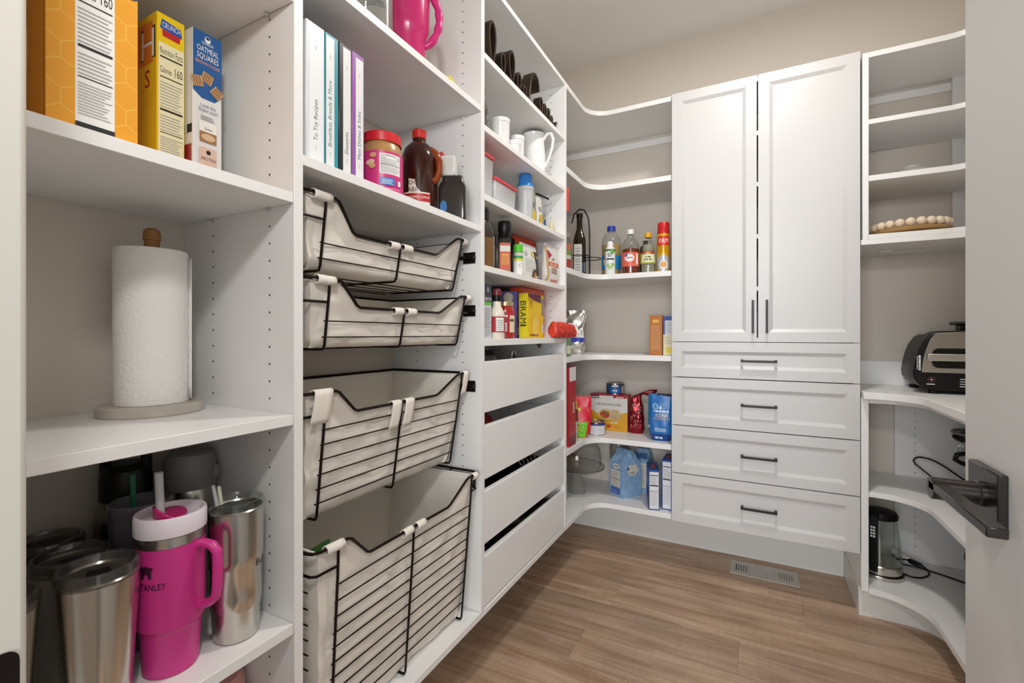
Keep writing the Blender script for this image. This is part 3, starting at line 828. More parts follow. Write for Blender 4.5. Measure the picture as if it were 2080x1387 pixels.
# ---- paper towel roll on its holder
t = thing('paper_towel_holder', 'white paper towel roll on a marble holder with a wooden knob', 'paper towel', (-0.252, -0.106, 0.976))
MARB = mat('marble', '#cfc8bf', 0.35, vary=(22, '#a79c90'))
MB().lathe([(0, 0), (0.078, 0), (0.080, 0.003), (0.080, 0.015), (0.0775, 0.018), (0, 0.018)], MARB, 48).build('base', t)
OAK = mat('oak', '#a9763f', 0.5, vary=(60, '#8a5a2b'))
MB().lathe([(0, 0.018), (0.0118, 0.018), (0.0118, 0.315), (0.0135, 0.316), (0.0138, 0.325), (0.0125, 0.334), (0.008, 0.338), (0, 0.339)], OAK, 24).build('spindle', t)
TOW = bpy.data.materials.new('quilted_paper'); TOW.use_nodes = True
nt = TOW.node_tree; bb = nt.nodes['Principled BSDF']; bb.inputs['Base Color'].default_value = lin('#eeece8'); bb.inputs['Roughness'].default_value = 0.95
tc = nt.nodes.new('ShaderNodeTexCoord'); vo = nt.nodes.new('ShaderNodeTexVoronoi'); vo.inputs['Scale'].default_value = 150
bp = nt.nodes.new('ShaderNodeBump'); bp.inputs['Strength'].default_value = 0.5; bp.inputs['Distance'].default_value = 0.0015; bp.invert = True
nt.links.new(tc.outputs['Object'], vo.inputs['Vector']); nt.links.new(vo.outputs['Distance'], bp.inputs['Height']); nt.links.new(bp.outputs[0], bb.inputs['Normal'])
MB().lathe([(0.021, 0.0185), (0.0545, 0.0185), (0.0555, 0.022), (0.0555, 0.290), (0.0545, 0.2965), (0.021, 0.2965), (0.021, 0.0185)], TOW, 64).build('roll', t)
q = MB(); q.grid(lambda u, v: (0.0555*math.cos(0.9 - 0.12*u) + 0.004*u, 0.0555*math.sin(0.9 - 0.12*u) + 0.006*u, 0.024 + 0.262*v), 6, 12, TOW)
q.build('loose_sheet', t, solid=0.0008)

# ---- tumblers on the low shelf
ZS = 0.6015
def tumbler(label, x, y, rb, rt, h_, m, lid=SMOKE, rz=0.0, slider=True, straw=None, bands=(), neckr=None):
    t = thing('tumbler', label, 'tumbler', (x, y, ZS), facing(x, y) + rz, 'tumblers on the low shelf')
    pr = [(0, 0), (rb-0.003, 0), (rb, 0.003)]
    for z in bands:
        r = rb + (rt - rb)*z/h_; pr += [(r, z-0.004), (r+0.0022, z), (r+0.0022, z+0.02)]
    pr += [(rt, h_-0.012), (rt, h_-0.002), (rt-0.002, h_), (rt-0.004, h_-0.003), (rt-0.004, h_-0.03), (0, h_-0.032)]
    MB().lathe(pr, m, 40).build('cup', t)
    l = MB().lathe([(rt-0.006, h_-0.010), (rt+0.0012, h_-0.004), (rt+0.0018, h_+0.006), (rt-0.001, h_+0.013), (rt-0.005, h_+0.013), (rt-0.008, h_+0.004), (rt-0.014, h_-0.002), (0, h_-0.002)], lid, 40).build('lid', t)
    if slider:
        MB().box(-0.013, -0.022, h_-0.0015, 0.013, 0.004, h_+0.005, BLACK).build('slider', l, bevel=0.003, seg=2)
    return t
tumbler('steel tumbler with a clear lid half hidden by the door jamb', -0.085, -0.352, 0.035, 0.0445, 0.186, STEEL)
tumbler('large brushed steel tumbler with a clear black-slider lid in the front row', -0.070, -0.252, 0.0355, 0.0446, 0.190, STEEL)
tumbler('pale steel tumbler with a smoky lid in the second row', -0.166, -0.2475, 0.036, 0.0455, 0.182, mat('pearl_enamel', '#b9b2aa', 0.3, 0.6))
tumbler('black tumbler with a dark lid in the back row', -0.262, -0.245, 0.035, 0.0435, 0.182, BLACKM)
t = tumbler('slim brushed steel tumbler with a clear lid beside the pink tumbler', -0.0655, -0.0640, 0.0353, 0.042, 0.221, STEEL, GLASS, slider=False, bands=(0.055, 0.125))
P = Print(cyl_map(0.0405, -PI/2)); P.text('Bubba', 0.030, 0.122, 0.012, INK, 'l'); P.build(parent=t)
MB().lathe([(0, 0.221), (0.02, 0.222), (0.021, 0.226), (0, 0.227)], GLASS, 20, c=(0.0, -0.01)).build('lid_cap', t)
q = MB(); q.tube([(-0.028, 0.0, 0.226), (-0.034, 0.0, 0.262)], 0.003, FROST, 8); q.tube([(-0.022, 0.004, 0.226), (-0.026, 0.004, 0.258)], 0.003, C('#d9dcc0', 0.4), 8); q.build('straw', t)
PURP = thin_glass('smoky_purple', '#9a949f', 0.08, 1.5, 0.5, '#908b97')
t = thing('tumbler', 'smoky purple plastic tumbler with a green straw behind the pink one', 'tumbler', (-0.190, -0.151, ZS), 0, 'tumblers on the low shelf')
MB().lathe([(0, 0), (0.033, 0), (0.034, 0.003), (0.0425, 0.222), (0.0405, 0.222), (0.032, 0.006), (0, 0.006)], PURP, 36).build('cup', t)
MB().lathe([(0.0420, 0.216), (0.0440, 0.220), (0.0440, 0.236), (0.041, 0.239), (0.037, 0.236), (0.036, 0.228), (0, 0.228)], PURP, 36).build('lid', t)
MB().tube([(0.008, -0.006, 0.02), (0.004, -0.013, 0.285)], 0.0042, C('#1d6b4f', 0.35), 10).build('straw', t)

# pink handled tumbler
t = thing('tumbler', 'hot pink handled tumbler with a white-rimmed lid and straw', 'tumbler', (-0.082, -0.157, ZS), facing(-0.082, -0.157), 'tumblers on the low shelf')
MB().lathe([(0, 0), (0.034, 0), (0.0365, 0.003), (0.0398, 0.066), (0.0412, 0.0715), (0.0442, 0.0745), (0.0452, 0.079), (0.0452, 0.198)], PINK, 48).build('body', t)
MB().lathe([(0.0450, 0.1981), (0.0456, 0.199), (0.0456, 0.2125), (0.0440, 0.213)], STEEL, 48).build('steel_rim', t)
MB().lathe([(0.0440, 0.2132), (0.0470, 0.214), (0.0475, 0.218), (0.0475, 0.240), (0.0460, 0.243), (0.0435, 0.243), (0.0420, 0.238), (0.0405, 0.233), (0, 0.233)], mat('frosted_white_lid', '#e9dfe6', 0.3), 48).build('lid', t)
q = MB(); q.prism([(0.021*math.cos(a*PI/8)*1.0 + 0.0, 0.034*math.sin(a*PI/8)) for a in range(16)], 0.2332, 0.2385, PINKM)
q.build('lid_flap', t, bevel=0.001)
q = MB(); q.grid(lambda u, v: (0.022*math.cos(PI*0.65 + u*PI*0.9), 0.006 + 0.034*math.sin(PI*0.65 + u*PI*0.9), 0.2387 + 0.0125*v*math.sin(PI*min(1, max(0, u)))), 12, 4, PINKM); q.build('lid_tab', t, solid=0.003)
MB().tube([(-0.013, -0.004, 0.235), (-0.0155, -0.006, 0.305)], 0.0058, FROST, 12).build('straw', t, solid=0)
hd = Vector((math.cos(math.radians(-38)), math.sin(math.radians(-38)), 0))
def hp(d_, z): v = hd*d_; return (v.x, v.y, z)
q = MB().tube([hp(0.038, 0.188), hp(0.054, 0.191), hp(0.066, 0.188), hp(0.0735, 0.178), hp(0.0745, 0.160), hp(0.0738, 0.125), hp(0.0715, 0.108), hp(0.062, 0.099), hp(0.052, 0.0955), hp(0.038, 0.093)], 0.0085, PINK, 12, ry=0.0068)
q.build('handle', t)
P = Print(cyl_map(0.0453, -PI/2)); P.text('STANLEY', -0.026, 0.140, 0.0095, C('#3a0e2a', 0.5), maxw=0.04)
P.poly([(-0.040, 0.157), (-0.036, 0.157), (-0.0345, 0.164), (-0.030, 0.164), (-0.028, 0.157), (-0.0245, 0.157), (-0.0245, 0.168), (-0.022, 0.174), (-0.027, 0.1735), (-0.030, 0.176), (-0.036, 0.1745), (-0.041, 0.1755), (-0.0415, 0.169), (-0.039, 0.166)], C('#3a0e2a', 0.5))
P.build(parent=t)

# bottles in the back row
t = thing('water_bottle', 'steel bottle with a black screw lid and strap loop in the back row', 'bottle', (-0.284, -0.132, ZS), 0.9)
MB().lathe([(0, 0), (0.043, 0), (0.046, 0.004), (0.046, 0.185), (0.043, 0.203), (0.036, 0.213), (0.035, 0.236), (0, 0.236)], STEELD, 36).build('body', t)
MB().lathe([(0.0355, 0.222), (0.0385, 0.223), (0.0385, 0.258), (0.036, 0.275), (0.026, 0.285), (0, 0.287)], BLACK, 36).build('lid', t)
q = MB()
for s_ in (-1, 1): q.box(s_*0.030 - 0.007, -0.009, 0.262, s_*0.030 + 0.007, 0.009, 0.338, BLACK)
q.box(-0.037, -0.009, 0.338, 0.037, 0.009, 0.345, BLACK); q.build('strap', t, bevel=0.003)
t = thing('water_bottle', 'wide steel bottle with a grey clasp lid in the back corner', 'bottle', (-0.240, -0.0475, ZS), facing(-0.24, -0.0475))
GRLID = mat('grey_lid', '#7f7e7d', 0.45)
MB().lathe([(0, 0), (0.041, 0), (0.0435, 0.004), (0.0435, 0.200), (0.041, 0.216), (0.039, 0.224), (0, 0.224)], STEEL, 36).build('body', t)
l = MB().lathe([(0.0405, 0.2245), (0.0435, 0.225), (0.0440, 0.245), (0.0432, 0.246), (0.0432, 0.249), (0.0440, 0.250), (0.0435, 0.275), (0.0385, 0.289), (0.030, 0.294), (0, 0.295)], GRLID, 36).build('lid', t)
q = MB(); q.box(0.030, -0.020, 0.238, 0.0475, 0.020, 0.264, GRLID); q.build('clasp', t, bevel=0.004, seg=2)

t = thing('food_canister', 'red canister with a pink lid on the lowest shelf under the tumblers', 'canister', (-0.150, -0.050, 0.276))
MB().lathe([(0, 0), (0.043, 0), (0.045, 0.003), (0.045, 0.186), (0, 0.186)], C('#a9302c', 0.35), 32).build('body', t)
MB().lathe([(0, 0.1862), (0.047, 0.1862), (0.047, 0.200), (0.040, 0.214), (0, 0.219)], mat('pink_lid', '#d99a97', 0.3), 32).build('lid', t)

# ---- bay two: binders
ZB2 = 1.449
def binder(label, y0, y1, col, edge, title, tcol, lab):
    w_ = y1 - y0 - 0.0015; d_ = 0.262; h_ = 0.286
    t = thing('ring_binder', label, 'binder', (-0.040, (y0+y1)/2, ZB2), R90, 'recipe binders')
    m = C(col, 0.35)
    q = MB().box(-w_/2, 0, 0, w_/2, 0.003, h_, m); q.build('spine', t, bevel=0.001)
    for s_ in (-1, 1):
        q = MB().box(s_*w_/2 - (0.003 if s_ > 0 else 0), 0.0032, 0, s_*w_/2 + (0.003 if s_ < 0 else 0), d_, h_, m); q.build('cover', t, bevel=0.0008)
    MB().box(-w_/2 + 0.005, 0.012, 0.006, w_/2 - 0.005, d_ - 0.02, h_ - 0.012, C('#efeee9', 0.9)).build('pages', t)
    P = Print(front())
    P.rect(-w_/2 + edge[0], 0.004, w_/2 - edge[1], h_ - edge[2], C(lab, 0.25))
    u = (edge[0] - edge[1]) / 2
    P.text(title, u + 0.0035, 0.055, 0.0092, C(tcol, 0.6), 'l', rot=True, maxw=0.175)
    for v in (0.038, 0.043, 0.236, 0.241): P.ell(u, v, 0.0011, 0.0011, C('#6d6d70', 0.5), 8)
    P.build(parent=t)
binder('thick white recipe binder titled To Try Recipes', 0.056, 0.1005, '#e4e7ec', (0.006, 0.004, 0.004), 'To Try Recipes', '#4a4a4e', '#f3f4f5')
binder('teal recipe binder titled Breakfast, Breads & More', 0.101, 0.136, '#2d97a5', (0.002, 0.011, 0.006), 'Breakfast, Breads & More', '#55555a', '#eef1f1')
binder('black recipe binder titled Desserts', 0.1365, 0.171, '#232224', (0.010, 0.002, 0.006), 'Desserts', '#3c3c40', '#eeeeec')
binder('purple recipe binder titled Main Dishes & Sides', 0.1715, 0.208, '#9a5fa8', (0.010, 0.003, 0.010), 'Main Dishes & Sides', '#4d4a50', '#f0eef0')

# peanut butter jar
x, y = -0.090, 0.316
t = thing('peanut_butter_jar', 'pink-labelled peanut butter jar with a red lid beside the binders', 'jar', (x, y, ZB2), facing(x, y))
MB().lathe([(0, 0), (0.047, 0), (0.0505, 0.004), (0.0505, 0.112), (0.048, 0.126), (0.044, 0.134), (0.044, 0.140), (0, 0.140)], mat('peanut_butter', '#b98b52', 0.3, coat=0.6), 44).build('jar', t)
MB().lathe([(0.0465, 0.1365), (0.0475, 0.1372), (0.0475, 0.158), (0.0455, 0.1605), (0, 0.1605)], C('#d4252b', 0.35), 44).build('lid', t)
P = Print(cyl_map(0.0507))
P.rect(-0.085, 0.004, 0.085, 0.110, C('#d4387c', 0.35), 40)
nutri(P, -0.006, 0.055, 0.048, 0.104); P.rect(-0.004, 0.028, 0.030, 0.046, C('#2f7fc6', 0.4)); P.lines(0.0, 0.031, 0.026, 0.044, 4, PAPER, 0.35)
for u, v, a in ((-0.020, 0.098, 1), (-0.030, 0.080, 0), (-0.022, 0.072, 1), (-0.024, 0.082, 0)): P.ell(u, v, 0.008, 0.006, C('#d8a873' if a else '#e8c9a0', 0.6))
P.lines(-0.004, 0.010, 0.045, 0.024, 3, C('#eab7cf', 0.5), 0.3); P.rect(0.038, 0.03, 0.046, 0.042, PAPER); P.build(parent=t)

# syrup jugs
SYR = mat('dark_syrup', '#331107', 0.08, coat=0.5); AMB = mat('amber_syrup_handle', '#8a3a0c', 0.08, coat=0.5)
x, y = -0.115, 0.492
t = thing('syrup_jug', 'brown maple syrup jug with a red cap and moulded handle', 'jug', (x, y, ZB2), facing(x, y))
MB().lathe([(0, 0), (0.049, 0), (0.052, 0.004), (0.0525, 0.140), (0.050, 0.170), (0.042, 0.195), (0.026, 0.212), (0.0185, 0.217), (0.0185, 0.226), (0, 0.226)], SYR, 44).build('jug', t)
MB().lathe([(0.0186, 0.2262), (0.0198, 0.227), (0.0198, 0.249), (0.018, 0.251), (0, 0.251)], C('#cf2a24', 0.35), 28).build('cap', t)
MB().tube([(0.030, -0.020, 0.192), (0.046, -0.025, 0.180), (0.055, -0.027, 0.158), (0.055, -0.027, 0.130), (0.048, -0.026, 0.108), (0.034, -0.03, 0.098)], [0.010, 0.0105, 0.0105, 0.010, 0.0105, 0.010], AMB, 12).build('handle', t)
P = Print(cyl_map(0.0526)); P.rect(-0.06, 0.006, 0.030, 0.062, C('#e8ddd3', 0.4), 24); P.poly([(-0.03, 0.0622), (0.004, 0.0622), (-0.008, 0.075), (-0.012, 0.095), (-0.03, 0.10)], C('#e8ddd3', 0.4))
P.text('LOG', -0.022, 0.082, 0.012, C('#3a1a12', 0.5)); P.text('CABIN', -0.020, 0.063, 0.012, C('#3a1a12', 0.5))
P.rect(-0.06, 0.036, 0.0301, 0.058, C('#b3201f', 0.4), 24); P.text('ORIGINAL SYRUP', -0.004, 0.045, 0.006, PAPER); P.ell(-0.002, 0.025, 0.018, 0.008, C('#d9c24a', 0.5)); P.rect(-0.06, 0.007, 0.0302, 0.013, C('#b3201f', 0.4), 24); P.build(parent=t)
x, y = -0.045, 0.562
t = thing('syrup_jug', 'dark square syrup bottle with a clear flip top by the side panel', 'jug', (x, y, ZB2), facing(x, y, -0.2))
DKB = mat('dark_bottle', '#2b2624', 0.18, coat=0.3)
q = MB(); prs = [(0.038, 0.030, 0), (0.040, 0.032, 0.003), (0.040, 0.032, 0.092), (0.030, 0.026, 0.118), (0.028, 0.020, 0.128)]
rg = []
for a, b_, z in prs:
    rg.append([q.av((a*math.copysign(abs(math.cos(2*PI*k/32))**0.22, math.cos(2*PI*k/32)), b_*math.copysign(abs(math.sin(2*PI*k/32))**0.22, math.sin(2*PI*k/32)), z)) for k in range(32)])
for A, B in zip(rg, rg[1:]):
    for k in range(32): q.af((A[k], A[(k+1) % 32], B[(k+1) % 32], B[k]), DKB)
q.af(rg[0][::-1], DKB); q.af(rg[-1], DKB); q.build('bottle', t)
q = MB().box(-0.038, -0.019, 0.1285, 0.008, 0.019, 0.188, C('#d9d7d2', 0.2)); q.build('flip_top', t, bevel=0.006, seg=3)
MB().box(-0.040, -0.010, 0.1885, -0.029, 0.010, 0.202, C('#c0302c', 0.4)).build('tab', t, bevel=0.002)
P = Print(plane_map((-0.005, -0.0328, 0), (1, 0, 0), (0, 0, 1))); P.ell(-0.018, 0.035, 0.010, 0.018, C('#1f6fb0', 0.4)); P.build(parent=t)

# upper shelf: pink pitcher tumbler, clear jar, yellow pad
x, y = -0.082, 0.405
t = thing('pink_pitcher', 'tall pink plastic cup with a knobbly handle on the upper shelf', 'pitcher', (x, y, 1.814), facing(x, y))
MB().lathe([(0, 0), (0.043, 0), (0.0455, 0.003), (0.0470, 0.080), (0.0535, 0.098), (0.0565, 0.110), (0.058, 0.255), (0.056, 0.258), (0.053, 0.25), (0.05, 0.11), (0, 0.10)], mat('glossy_pink', '#c9306f', 0.2, coat=0.3), 44).build('cup', t)
q = MB(); pth = []; rr = []
for k in range(25):
    f = k/24; z = 0.068 + 0.175*f; pth.append((0.047 + 0.034*math.sin(PI*min(1, f*1.15))**0.7, -0.012, z)); rr.append(0.0078 + 0.0030*abs(math.sin(f*PI*5)))
q.tube([(0.036, -0.01, 0.070)] + pth + [(0.045, -0.012, 0.245)], [0.008] + rr + [0.008], PINKM, 12); q.build('handle', t)
x, y = -0.058, 0.263
t = thing('glass_jar', 'clear jar with speckled lettering left of the pink cup', 'jar', (x, y, 1.814), facing(x, y))
MB().lathe([(0, 0), (0.036, 0), (0.0385, 0.004), (0.0385, 0.15), (0.036, 0.15), (0.036, 0.006), (0, 0.006)], PLAS, 32).build('jar', t)
P = Print(cyl_map(0.0387)); P.words(0.0, 0.075, 0.03, C('#4b4b4e', 0.3, 0.5), 0.05)
P.lines(-0.03, 0.055, 0.03, 0.070, 3, C('#77777a', 0.3, 0.5), 0.4); P.build(parent=t)
MB().lathe([(0, 0.1502), (0.04, 0.1502), (0.04, 0.17), (0, 0.172)], C('#d5d5d4', 0.3), 32).build('lid', t)
t = thing('sticky_note_pad', 'small yellow pad lying on the upper shelf by the pink cup', 'note pad', (-0.045, 0.515, 1.814), 0.3)
MB().box(-0.03, -0.03, 0, 0.03, 0.03, 0.014, C('#ddd34e', 0.7)).build('pad', t); MB().box(-0.03, -0.03, 0.0141, 0.03, 0.03, 0.018, C('#e8e06a', 0.7)).build('top_sheets', t)

# ---- bay three ------------------------------------------------------------------
# scrollwork words in bronze
BRZ = mat('bronze_scroll', '#4a3d33', 0.35, 0.7)
def ribbon(path, parent, x0, x1, th, name='script'):
    q = MB(); n = len(path); L_ = []; R_ = []
    for i, (a, b) in enumerate(path):
        p0 = path[max(0, i-1)]; p1 = path[min(n-1, i+1)]
        d = Vector((p1[0]-p0[0], p1[1]-p0[1])); d = d.normalized() if d.length > 1e-9 else Vector((1, 0)); nn = Vector((-d.y, d.x)) * th/2
        L_.append((a+nn.x, b+nn.y)); R_.append((a-nn.x, b-nn.y))
    ids = [[q.av((x, a, b)) for (a, b) in arr] for arr, x in ((L_, x1), (R_, x1), (R_, x0), (L_, x0))]
    for i in range(n-1):
        for k in range(4):
            q.af((ids[k][i], ids[(k+1) % 4][i], ids[(k+1) % 4][i+1], ids[k][i+1]), BRZ)
    q.af([ids[k][0] for k in range(4)], BRZ); q.af([ids[k][-1] for k in range(4)][::-1], BRZ)
    return q.build(name, parent, world=True, bevel=0.001)
def loops(specs, y, z0):
    pts = [(y, z0 + 0.004)]
    for yc, w_, h_ in specs:
        for k in range(21):
            f = k/20; a = -0.25*PI + f*1.75*PI
            # cursive loop: up the right side, over the top, down the left
            ang = -PI/2 + f*2*PI
            pts.append((yc + w_/2*math.cos(ang) * (0.35 + 0.65*(math.sin(ang)*0.5+0.5)) + 0.012*(f-0.5), z0 + 0.005 + h_/2*(1 + math.sin(ang))*0.98))
    return pts
t = thing('script_sign', 'large bronze scroll-lettered word standing on the top shelf', 'sign', (-0.045, 0.92, 1.988), group='bronze script words')
ribbon(loops([(0.762, 0.062, 0.158), (0.835, 0.045, 0.092), (0.900, 0.058, 0.135), (0.958, 0.044, 0.085), (1.005, 0.036, 0.060)], 0.70, 1.988), t, -0.07, -0.028, 0.0085)
st = [(1.035, 1.993), (1.048, 2.03), (1.056, 2.075), (1.064, 2.112), (1.080, 2.137), (1.102, 2.146), (1.124, 2.136), (1.134, 2.112), (1.134, 2.092)]
ribbon(st, t, -0.07, -0.028, 0.0095)
t = thing('script_sign', 'small bronze scroll-lettered word at the end of the top shelf', 'sign', (-0.045, 1.2, 1.988), group='bronze script words')
ribbon(loops([(1.160, 0.040, 0.088), (1.200, 0.036, 0.080), (1.238, 0.036, 0.078), (1.272, 0.030, 0.060)], 1.14, 1.988) + [(1.285, 2.0), (1.305, 2.012), (1.318, 2.035), (1.330, 2.05)], t, -0.06, -0.030, 0.0075)

Z2 = 1.765
x, y = -0.075, 0.722
t = thing('glass_vase', 'cut crystal vase at the left end of the white dish shelf', 'vase', (x, y, Z2), 0)
q = MB(); q.lathe([(0, 0), (0.030, 0), (0.034, 0.01), (0.046, 0.05), (0.048, 0.075), (0.040, 0.105), (0.034, 0.125), (0.038, 0.15), (0.035, 0.15), (0.031, 0.125), (0.044, 0.07), (0.03, 0.012), (0, 0.012)], thin_glass('crystal', '#e2e6e4', 0.03, 1.7), 14); q.build('vase', t, sharp=0.1)
def cup(label, x, y, r, h_, step=None, name='ramekin'):
    t = thing(name, label, 'cup', (x, y, Z2), 0, 'white ramekins')
    MB().lathe([(0, 0), (r*0.86, 0), (r*0.9, 0.003), (r*0.97, h_-0.008), (r, h_-0.006), (r, h_), (r-0.003, h_), (r-0.004, h_*0.5), (0, 0.006)], CERAM, 36).build('bowl', t)
    MB().lathe([(r*0.985, h_-0.014), (r*1.01, h_-0.013), (r*1.01, h_-0.010), (r*0.985, h_-0.009)], CERAM, 36).build('rim_band', t)
    return t
cup('tall white ceramic ramekin next to the crystal vase', -0.052, 0.858, 0.033, 0.103)
cup('short white ceramic ramekin next to the white pitcher', -0.046, 0.972, 0.0285, 0.085)
cup('low white ceramic cup between the two ramekins', -0.030, 0.915, 0.024, 0.045)
x, y = -0.085, 1.205
t = thing('milk_pitcher', 'white ceramic pitcher with a looped handle', 'pitcher', (x, y, Z2), facing(x, y))
MB().lathe([(0, 0), (0.040, 0), (0.044, 0.004), (0.050, 0.05), (0.049, 0.10), (0.044, 0.15), (0.045, 0.185), (0.047, 0.190), (0.043, 0.190), (0.040, 0.15), (0.044, 0.06), (0, 0.01)], CERAM, 44).build('body', t)
MB().tube([(0.038, -0.012, 0.165), (0.056, -0.018, 0.188), (0.072, -0.022, 0.186), (0.080, -0.025, 0.160), (0.074, -0.024, 0.120), (0.062, -0.02, 0.085), (0.050, -0.016, 0.058), (0.044, -0.014, 0.05)], [0.007, 0.0075, 0.007, 0.0065, 0.006, 0.006, 0.006, 0.006], CERAM, 12).build('handle', t)
q = MB(); q.prism([(-0.040, -0.012), (-0.062, 0.0), (-0.040, 0.012)], 0.168, 0.1895, CERAM); q.build('spout', t, bevel=0.003)

Z3 = 1.553
RL = mat('red_lid', '#d8404a', 0.35)
def tub(label, y0, y1, xf, d_, h_):
    t = thing('storage_tub', label, 'food container', (xf, (y0+y1)/2, Z3), R90, 'red-lidded tubs'); w_ = y1-y0
    q = MB()
    A = [(-w_/2*0.93, 0.006), (w_/2*0.93, 0.006), (w_/2*0.93, d_-0.006), (-w_/2*0.93, d_-0.006)]; B = [(-w_/2, 0.002), (w_/2, 0.002), (w_/2, d_), (-w_/2, d_)]
    a = [q.av((p[0], p[1], 0)) for p in A]; b = [q.av((p[0], p[1], h_)) for p in B]
    q.af(a[::-1], FROST)
    for k in range(4): q.af((a[k], a[(k+1) % 4], b[(k+1) % 4], b[k]), FROST)
    q.build('tub', t, bevel=0.004, seg=2, solid=0.0015)
    MB().box(-w_/2-0.003, -0.003, h_, w_/2+0.003, d_+0.003, h_+0.012, RL).build('lid', t, bevel=0.004, seg=2)
tub('tall clear tub with a red lid against the side panel', 0.670, 0.771, -0.03, 0.15, 0.140)
tub('low clear tub with a red lid beside the shaker bottle', 0.782, 0.936, -0.03, 0.12, 0.082)
x, y = -0.062, 1.076
t = thing('shaker_bottle', 'clear shaker bottle with a blue screw top', 'bottle', (x, y, Z3), facing(x, y))
MB().lathe([(0, 0), (0.027, 0), (0.0285, 0.004), (0.0315, 0.128), (0.0335, 0.130), (0.0335, 0.142), (0, 0.142)], FROST, 36).build('cup', t)
MB().lathe([(0.033, 0.1422), (0.0338, 0.143), (0.032, 0.152), (0.0265, 0.165), (0.0255, 0.185), (0.022, 0.192), (0, 0.193)], C('#2a7fcb', 0.35), 36).build('cap', t)
FOIL = mat('silver_foil', '#b9b6b0', 0.25, 0.8)
for i, (yy, xx, w_, h_, m, lab) in enumerate(((1.128, -0.05, 0.045, 0.145, FOIL, 'silver snack packet nearest the shaker bottle'), (1.185, -0.045, 0.048, 0.135, C('#d9d8d2', 0.35), 'white snack packet standing among the silver ones'),
        (1.242, -0.05, 0.045, 0.120, FOIL, 'crumpled silver packet with blue print'), (1.304, -0.035, 0.060, 0.060, C('#dcd2a2', 0.4), 'small yellow and clear packet at the shelf end'))):
    t, fm = pouch('snack_packet', lab, 'packet', (xx, yy, Z3), R90 - 0.3 + 0.2*i, w_, 0.02, h_, m, 20+i, 0.004, 'snack packets')
    P = Print(fm); P.ell(0.0, h_*0.3, w_*0.28, h_*0.16, C(['#d9b637', '#c8a63a', '#2a4f9a', '#d8b23a'][i], 0.4)); P.lines(-w_*0.25, h_*0.55, w_*0.25, h_*0.7, 3, C('#5a5a60', 0.4), 0.4); P.build(parent=t)
t = thing('bag_clip', 'metal and black bag clip holding the packets', 'clip', (-0.10, 1.21, Z3), 0)
q = MB(); q.tube([(0.0, -0.05, 0.150), (0.03, 0.0, 0.156), (0.05, 0.07, 0.150)], 0.004, BLACK, 8); q.build('jaw', t); MB().tube([(0.0, -0.05, 0.0), (0.0, -0.05, 0.150)], 0.003, CHROME, 8).build('stem', t); 

Z4 = 1.333
x, y = -0.064, 0.742
t = thing('spice_jar', 'large square spice jar of red pepper flakes with a black lid', 'spice jar', (x, y, Z4), facing(x, y, 0.45))
def sqlathe(prof, m, e=0.45, seg=32):
    q = MB(); rg = []
    for a, b_, z in prof:
        rg.append([q.av((a*math.copysign(abs(math.cos(2*PI*k/seg))**e, math.cos(2*PI*k/seg)), b_*math.copysign(abs(math.sin(2*PI*k/seg))**e, math.sin(2*PI*k/seg)), z)) for k in range(seg)])
    for A, B in zip(rg, rg[1:]):
        for k in range(seg): q.af((A[k], A[(k+1) % seg], B[(k+1) % seg], B[k]), m)
    q.af(rg[0][::-1], m); q.af(rg[-1], m); return q
SEED = mat('pepper_flakes', '#b07c45', 0.9, vary=(420, '#5a3216'))
sqlathe([(0.036, 0.036, 0), (0.038, 0.038, 0.004), (0.038, 0.038, 0.118), (0.028, 0.028, 0.150), (0.024, 0.024, 0.160)], GLASS).build('jar', t)
sqlathe([(0.035, 0.035, 0.002), (0.0365, 0.0365, 0.006), (0.0365, 0.0365, 0.102)], SEED).build('contents', t)
MB().lathe([(0, 0.1602), (0.028, 0.1602), (0.028, 0.192), (0.026, 0.195), (0, 0.195)], BLACKM, 28).build('lid', t)
P = Print(right(0.0775)); P.rect(-0.026, 0.010, 0.026, 0.110, C('#e9eaea', 0.5)); P.lines(-0.021, 0.045, 0.021, 0.105, 11, GREYINK, 0.4); P.rect(-0.018, 0.014, -0.002, 0.036, C('#55585a', 0.5)); P.lines(0.002, 0.014, 0.02, 0.036, 5, INK, 0.4); P.build(parent=t)
P = Print(plane_map((0, -0.0388, 0), (1, 0, 0), (0, 0, 1))); P.rect(-0.026, 0.105, 0.026, 0.118, C('#3c2a22', 0.5)); P.build(parent=t)
x, y = -0.042, 0.868
t = thing('spice_jar', 'slim spice jar with a round black cap and an orange label', 'spice jar', (x, y, Z4), facing(x, y, 0.1))
sqlathe([(0.020, 0.020, 0), (0.021, 0.021, 0.003), (0.021, 0.021, 0.108), (0.016, 0.016, 0.124)], GLASS, 0.6).build('jar', t)
sqlathe([(0.019, 0.019, 0.003), (0.0197, 0.0197, 0.006), (0.0197, 0.0197, 0.10)], C('#c9a58a', 0.8), 0.6).build('contents', t)
MB().lathe([(0.014, 0.1242), (0.018, 0.130), (0.0235, 0.150), (0.0235, 0.175), (0.021, 0.181), (0, 0.182)], BLACK, 28).build('lid', t)
P = Print(plane_map((0, -0.0216, 0), (1, 0, 0), (0, 0, 1))); P.rect(-0.018, 0.01, 0.018, 0.104, C('#c4553a', 0.45)); P.rect(-0.018, 0.074, 0.018, 0.094, C('#ddd6cd', 0.5)); P.rect(-0.012, 0.028, 0.012, 0.066, C('#e0a24a', 0.5)); P.lines(-0.01, 0.03, 0.01, 0.062, 6, C('#a8392c', 0.5), 0.4); P.build(parent=t)
x, y = -0.110, 0.935
t = thing('spice_jar', 'dark spice bottle behind the green-capped jar', 'spice jar', (x, y, Z4), 0)
MB().lathe([(0, 0), (0.021, 0), (0.022, 0.003), (0.022, 0.10), (0.018, 0.115), (0, 0.115)], C('#4a3c36', 0.3), 28).build('jar', t)
